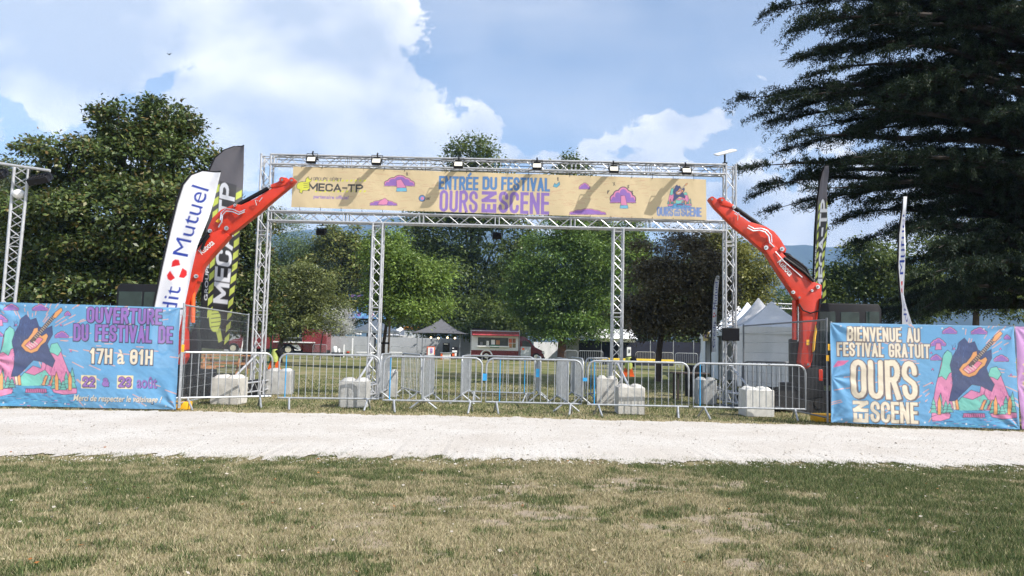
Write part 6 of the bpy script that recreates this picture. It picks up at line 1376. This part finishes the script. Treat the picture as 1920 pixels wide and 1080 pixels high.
# marquee with dark inside, right of centre
mq = thing('marquee', 'white marquee with a dark open front behind the right inner leg', 'marquee', (xat(1130, 72), 72, 0))
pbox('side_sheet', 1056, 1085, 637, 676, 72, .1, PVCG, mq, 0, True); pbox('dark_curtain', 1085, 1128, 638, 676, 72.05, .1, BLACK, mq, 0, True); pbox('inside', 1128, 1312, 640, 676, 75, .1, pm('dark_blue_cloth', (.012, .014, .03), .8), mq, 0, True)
pbox('valance', 1126, 1192, 634, 641, 72, 3.2, PVCW, mq); c, s = frontbox(1084, 1194, 616, 635, 72, 6)
mb = MB(); mb.prism([(-3.6, 0), (3.6, 0), (0, s[2])], (c[0], 75, at(1150, 635, 72).z), (0, 1, 0), (0, 0, 1), s[0]); mb.build('roof', PVCW, mq)
for px in (1127, 1160, 1219, 1262, 1300): pbox('pole', px, px + 1.2, 638, 677, 71.9, .08, GALV, mq, 0, True)
for i, (a, b) in enumerate(((1128, 1232), (1238, 1264))): simple('crash_mat', ['long yellow topped bar left of the beech trunk', 'short yellow topped bar right of the beech trunk'][i], 'counter', [('yellow_top', a, b, 672.5 + i * 2, 676.5 + i * 2, 61, 1.2, TYEL, False), ('base', a + 1, b - 1, 676.5 + i * 2, 684, 61.1, 1.0, pm('navy_skirt', (.02, .025, .04), .7), True)], 'yellow topped bars')
simple('number_sign', 'white sign with a black digit under the copper beech', 'sign', [('board', 1175.5, 1183, 651, 663, 60, .05, WHITE, True), ('digit_bar', 1178, 1181.5, 655.5, 656.6, 59.97, .03, BLACK, False), ('digit_bar', 1178, 1181.5, 658, 659.1, 59.97, .03, BLACK, False), ('digit_bar', 1180.6, 1181.6, 655.5, 661, 59.97, .03, BLACK, False), ('digit_bar', 1178, 1181.5, 660.4, 661.4, 59.97, .03, BLACK, False)])
# picnic tables
def picnic(px, Y, lb, w=1.9, m=WOOD, dark=False):
    x = xat(px, Y); root = thing('picnic_table', lb, 'picnic table', (x, Y, 0), group='wooden picnic tables')
    for k in range(5): mb = MB(); mb.box((x, Y - .3 + .15 * k, .74), (w, .135, .04)); mb.build('plank', m, root)
    for sg in (-1, 1):
        mb = MB(); mb.box((x, Y + sg * .68, .44), (w, .27, .045)); mb.build('bench', m, root)
        mb = MB(); mb.box((x + sg * w * .36, Y, .42), (.05, 1.45, .09)); mb.tube([(x + sg * w * .36, Y - .25, .72), (x + sg * w * .36, Y - .62, 0)], .04, 6); mb.tube([(x + sg * w * .36, Y + .25, .72), (x + sg * w * .36, Y + .62, 0)], .04, 6); mb.build('trestle', m, root)
picnic(420, 29.5, 'orange brown picnic table behind the left mesh fence, farther one'); picnic(360, 25.0, 'orange brown picnic table close behind the end of the left banner', 1.5)
root = thing('dark_table', 'dark wooden table left of the right outer gate leg', 'table', (xat(1292, 20.5), 20.5, 0)); x = xat(1292, 20.5)
mb = MB(); mb.box((x, 20.5, .73), (.95, .7, .045)); mb.build('tabletop', WOODD, root, bevel=.01)
for dx in (-.36, .36):
    for dy in (-.26, .26): mb = MB(); mb.box((x + dx, 20.5 + dy, .36), (.05, .05, .7)); mb.build('leg', WOODD, root)
root = thing('waste_drum', 'black round drum behind the dark table', 'drum', (xat(1300, 22), 22, 0)); x = xat(1300, 22); mb = MB(); mb.tube([(x, 22, 0), (x, 22, .02), (x, 22, .9), (x, 22, .92)], [.22, .24, .26, .24], 18); mb.build('drum_body', BLACK, root); mb = MB(); mb.disc((x, 22, .5), (0, 0, 1), .265, .04, 18); mb.build('hoop', BLACK, root)
c = at(-1, 1, 1)
b = at(317, 102, 60); mb = MB(); mb.slab([b + Vector(v) for v in ((-.22, 0, .10), (-.02, -.05, .03), (.0, -.12, 0), (.03, -.05, .03), (.2, 0, .12), (.03, .06, .01), (0, .14, 0), (-.03, .06, .01))], (0, 0, -.03)); tag(mb.build('bird', BLACK), 'tiny dark bird flying before the big cloud on the left', 'bird')
# ------------------------------------------------------------------ the air that turns the far hills blue
hb = MB(); hb.box((0, 1650, (HAZE_TOP - 4) / 2), (9200, 3900, HAZE_TOP + 4))
m = bpy.data.materials.new('hazy_air'); m.use_nodes = True; nt = m.node_tree; nt.nodes.clear()
v = nt.nodes.new('ShaderNodeVolumePrincipled'); v.inputs['Color'].default_value = (0.36, 0.60, 1.0, 1); v.inputs['Density'].default_value = 0.00024; v.inputs['Anisotropy'].default_value = -0.25
oo = nt.nodes.new('ShaderNodeOutputMaterial'); nt.links.new(v.outputs[0], oo.inputs['Volume'])
tag(hb.build('haze', m, smooth=False), 'thin blue summer haze in front of the far hills', 'haze', kind='stuff')
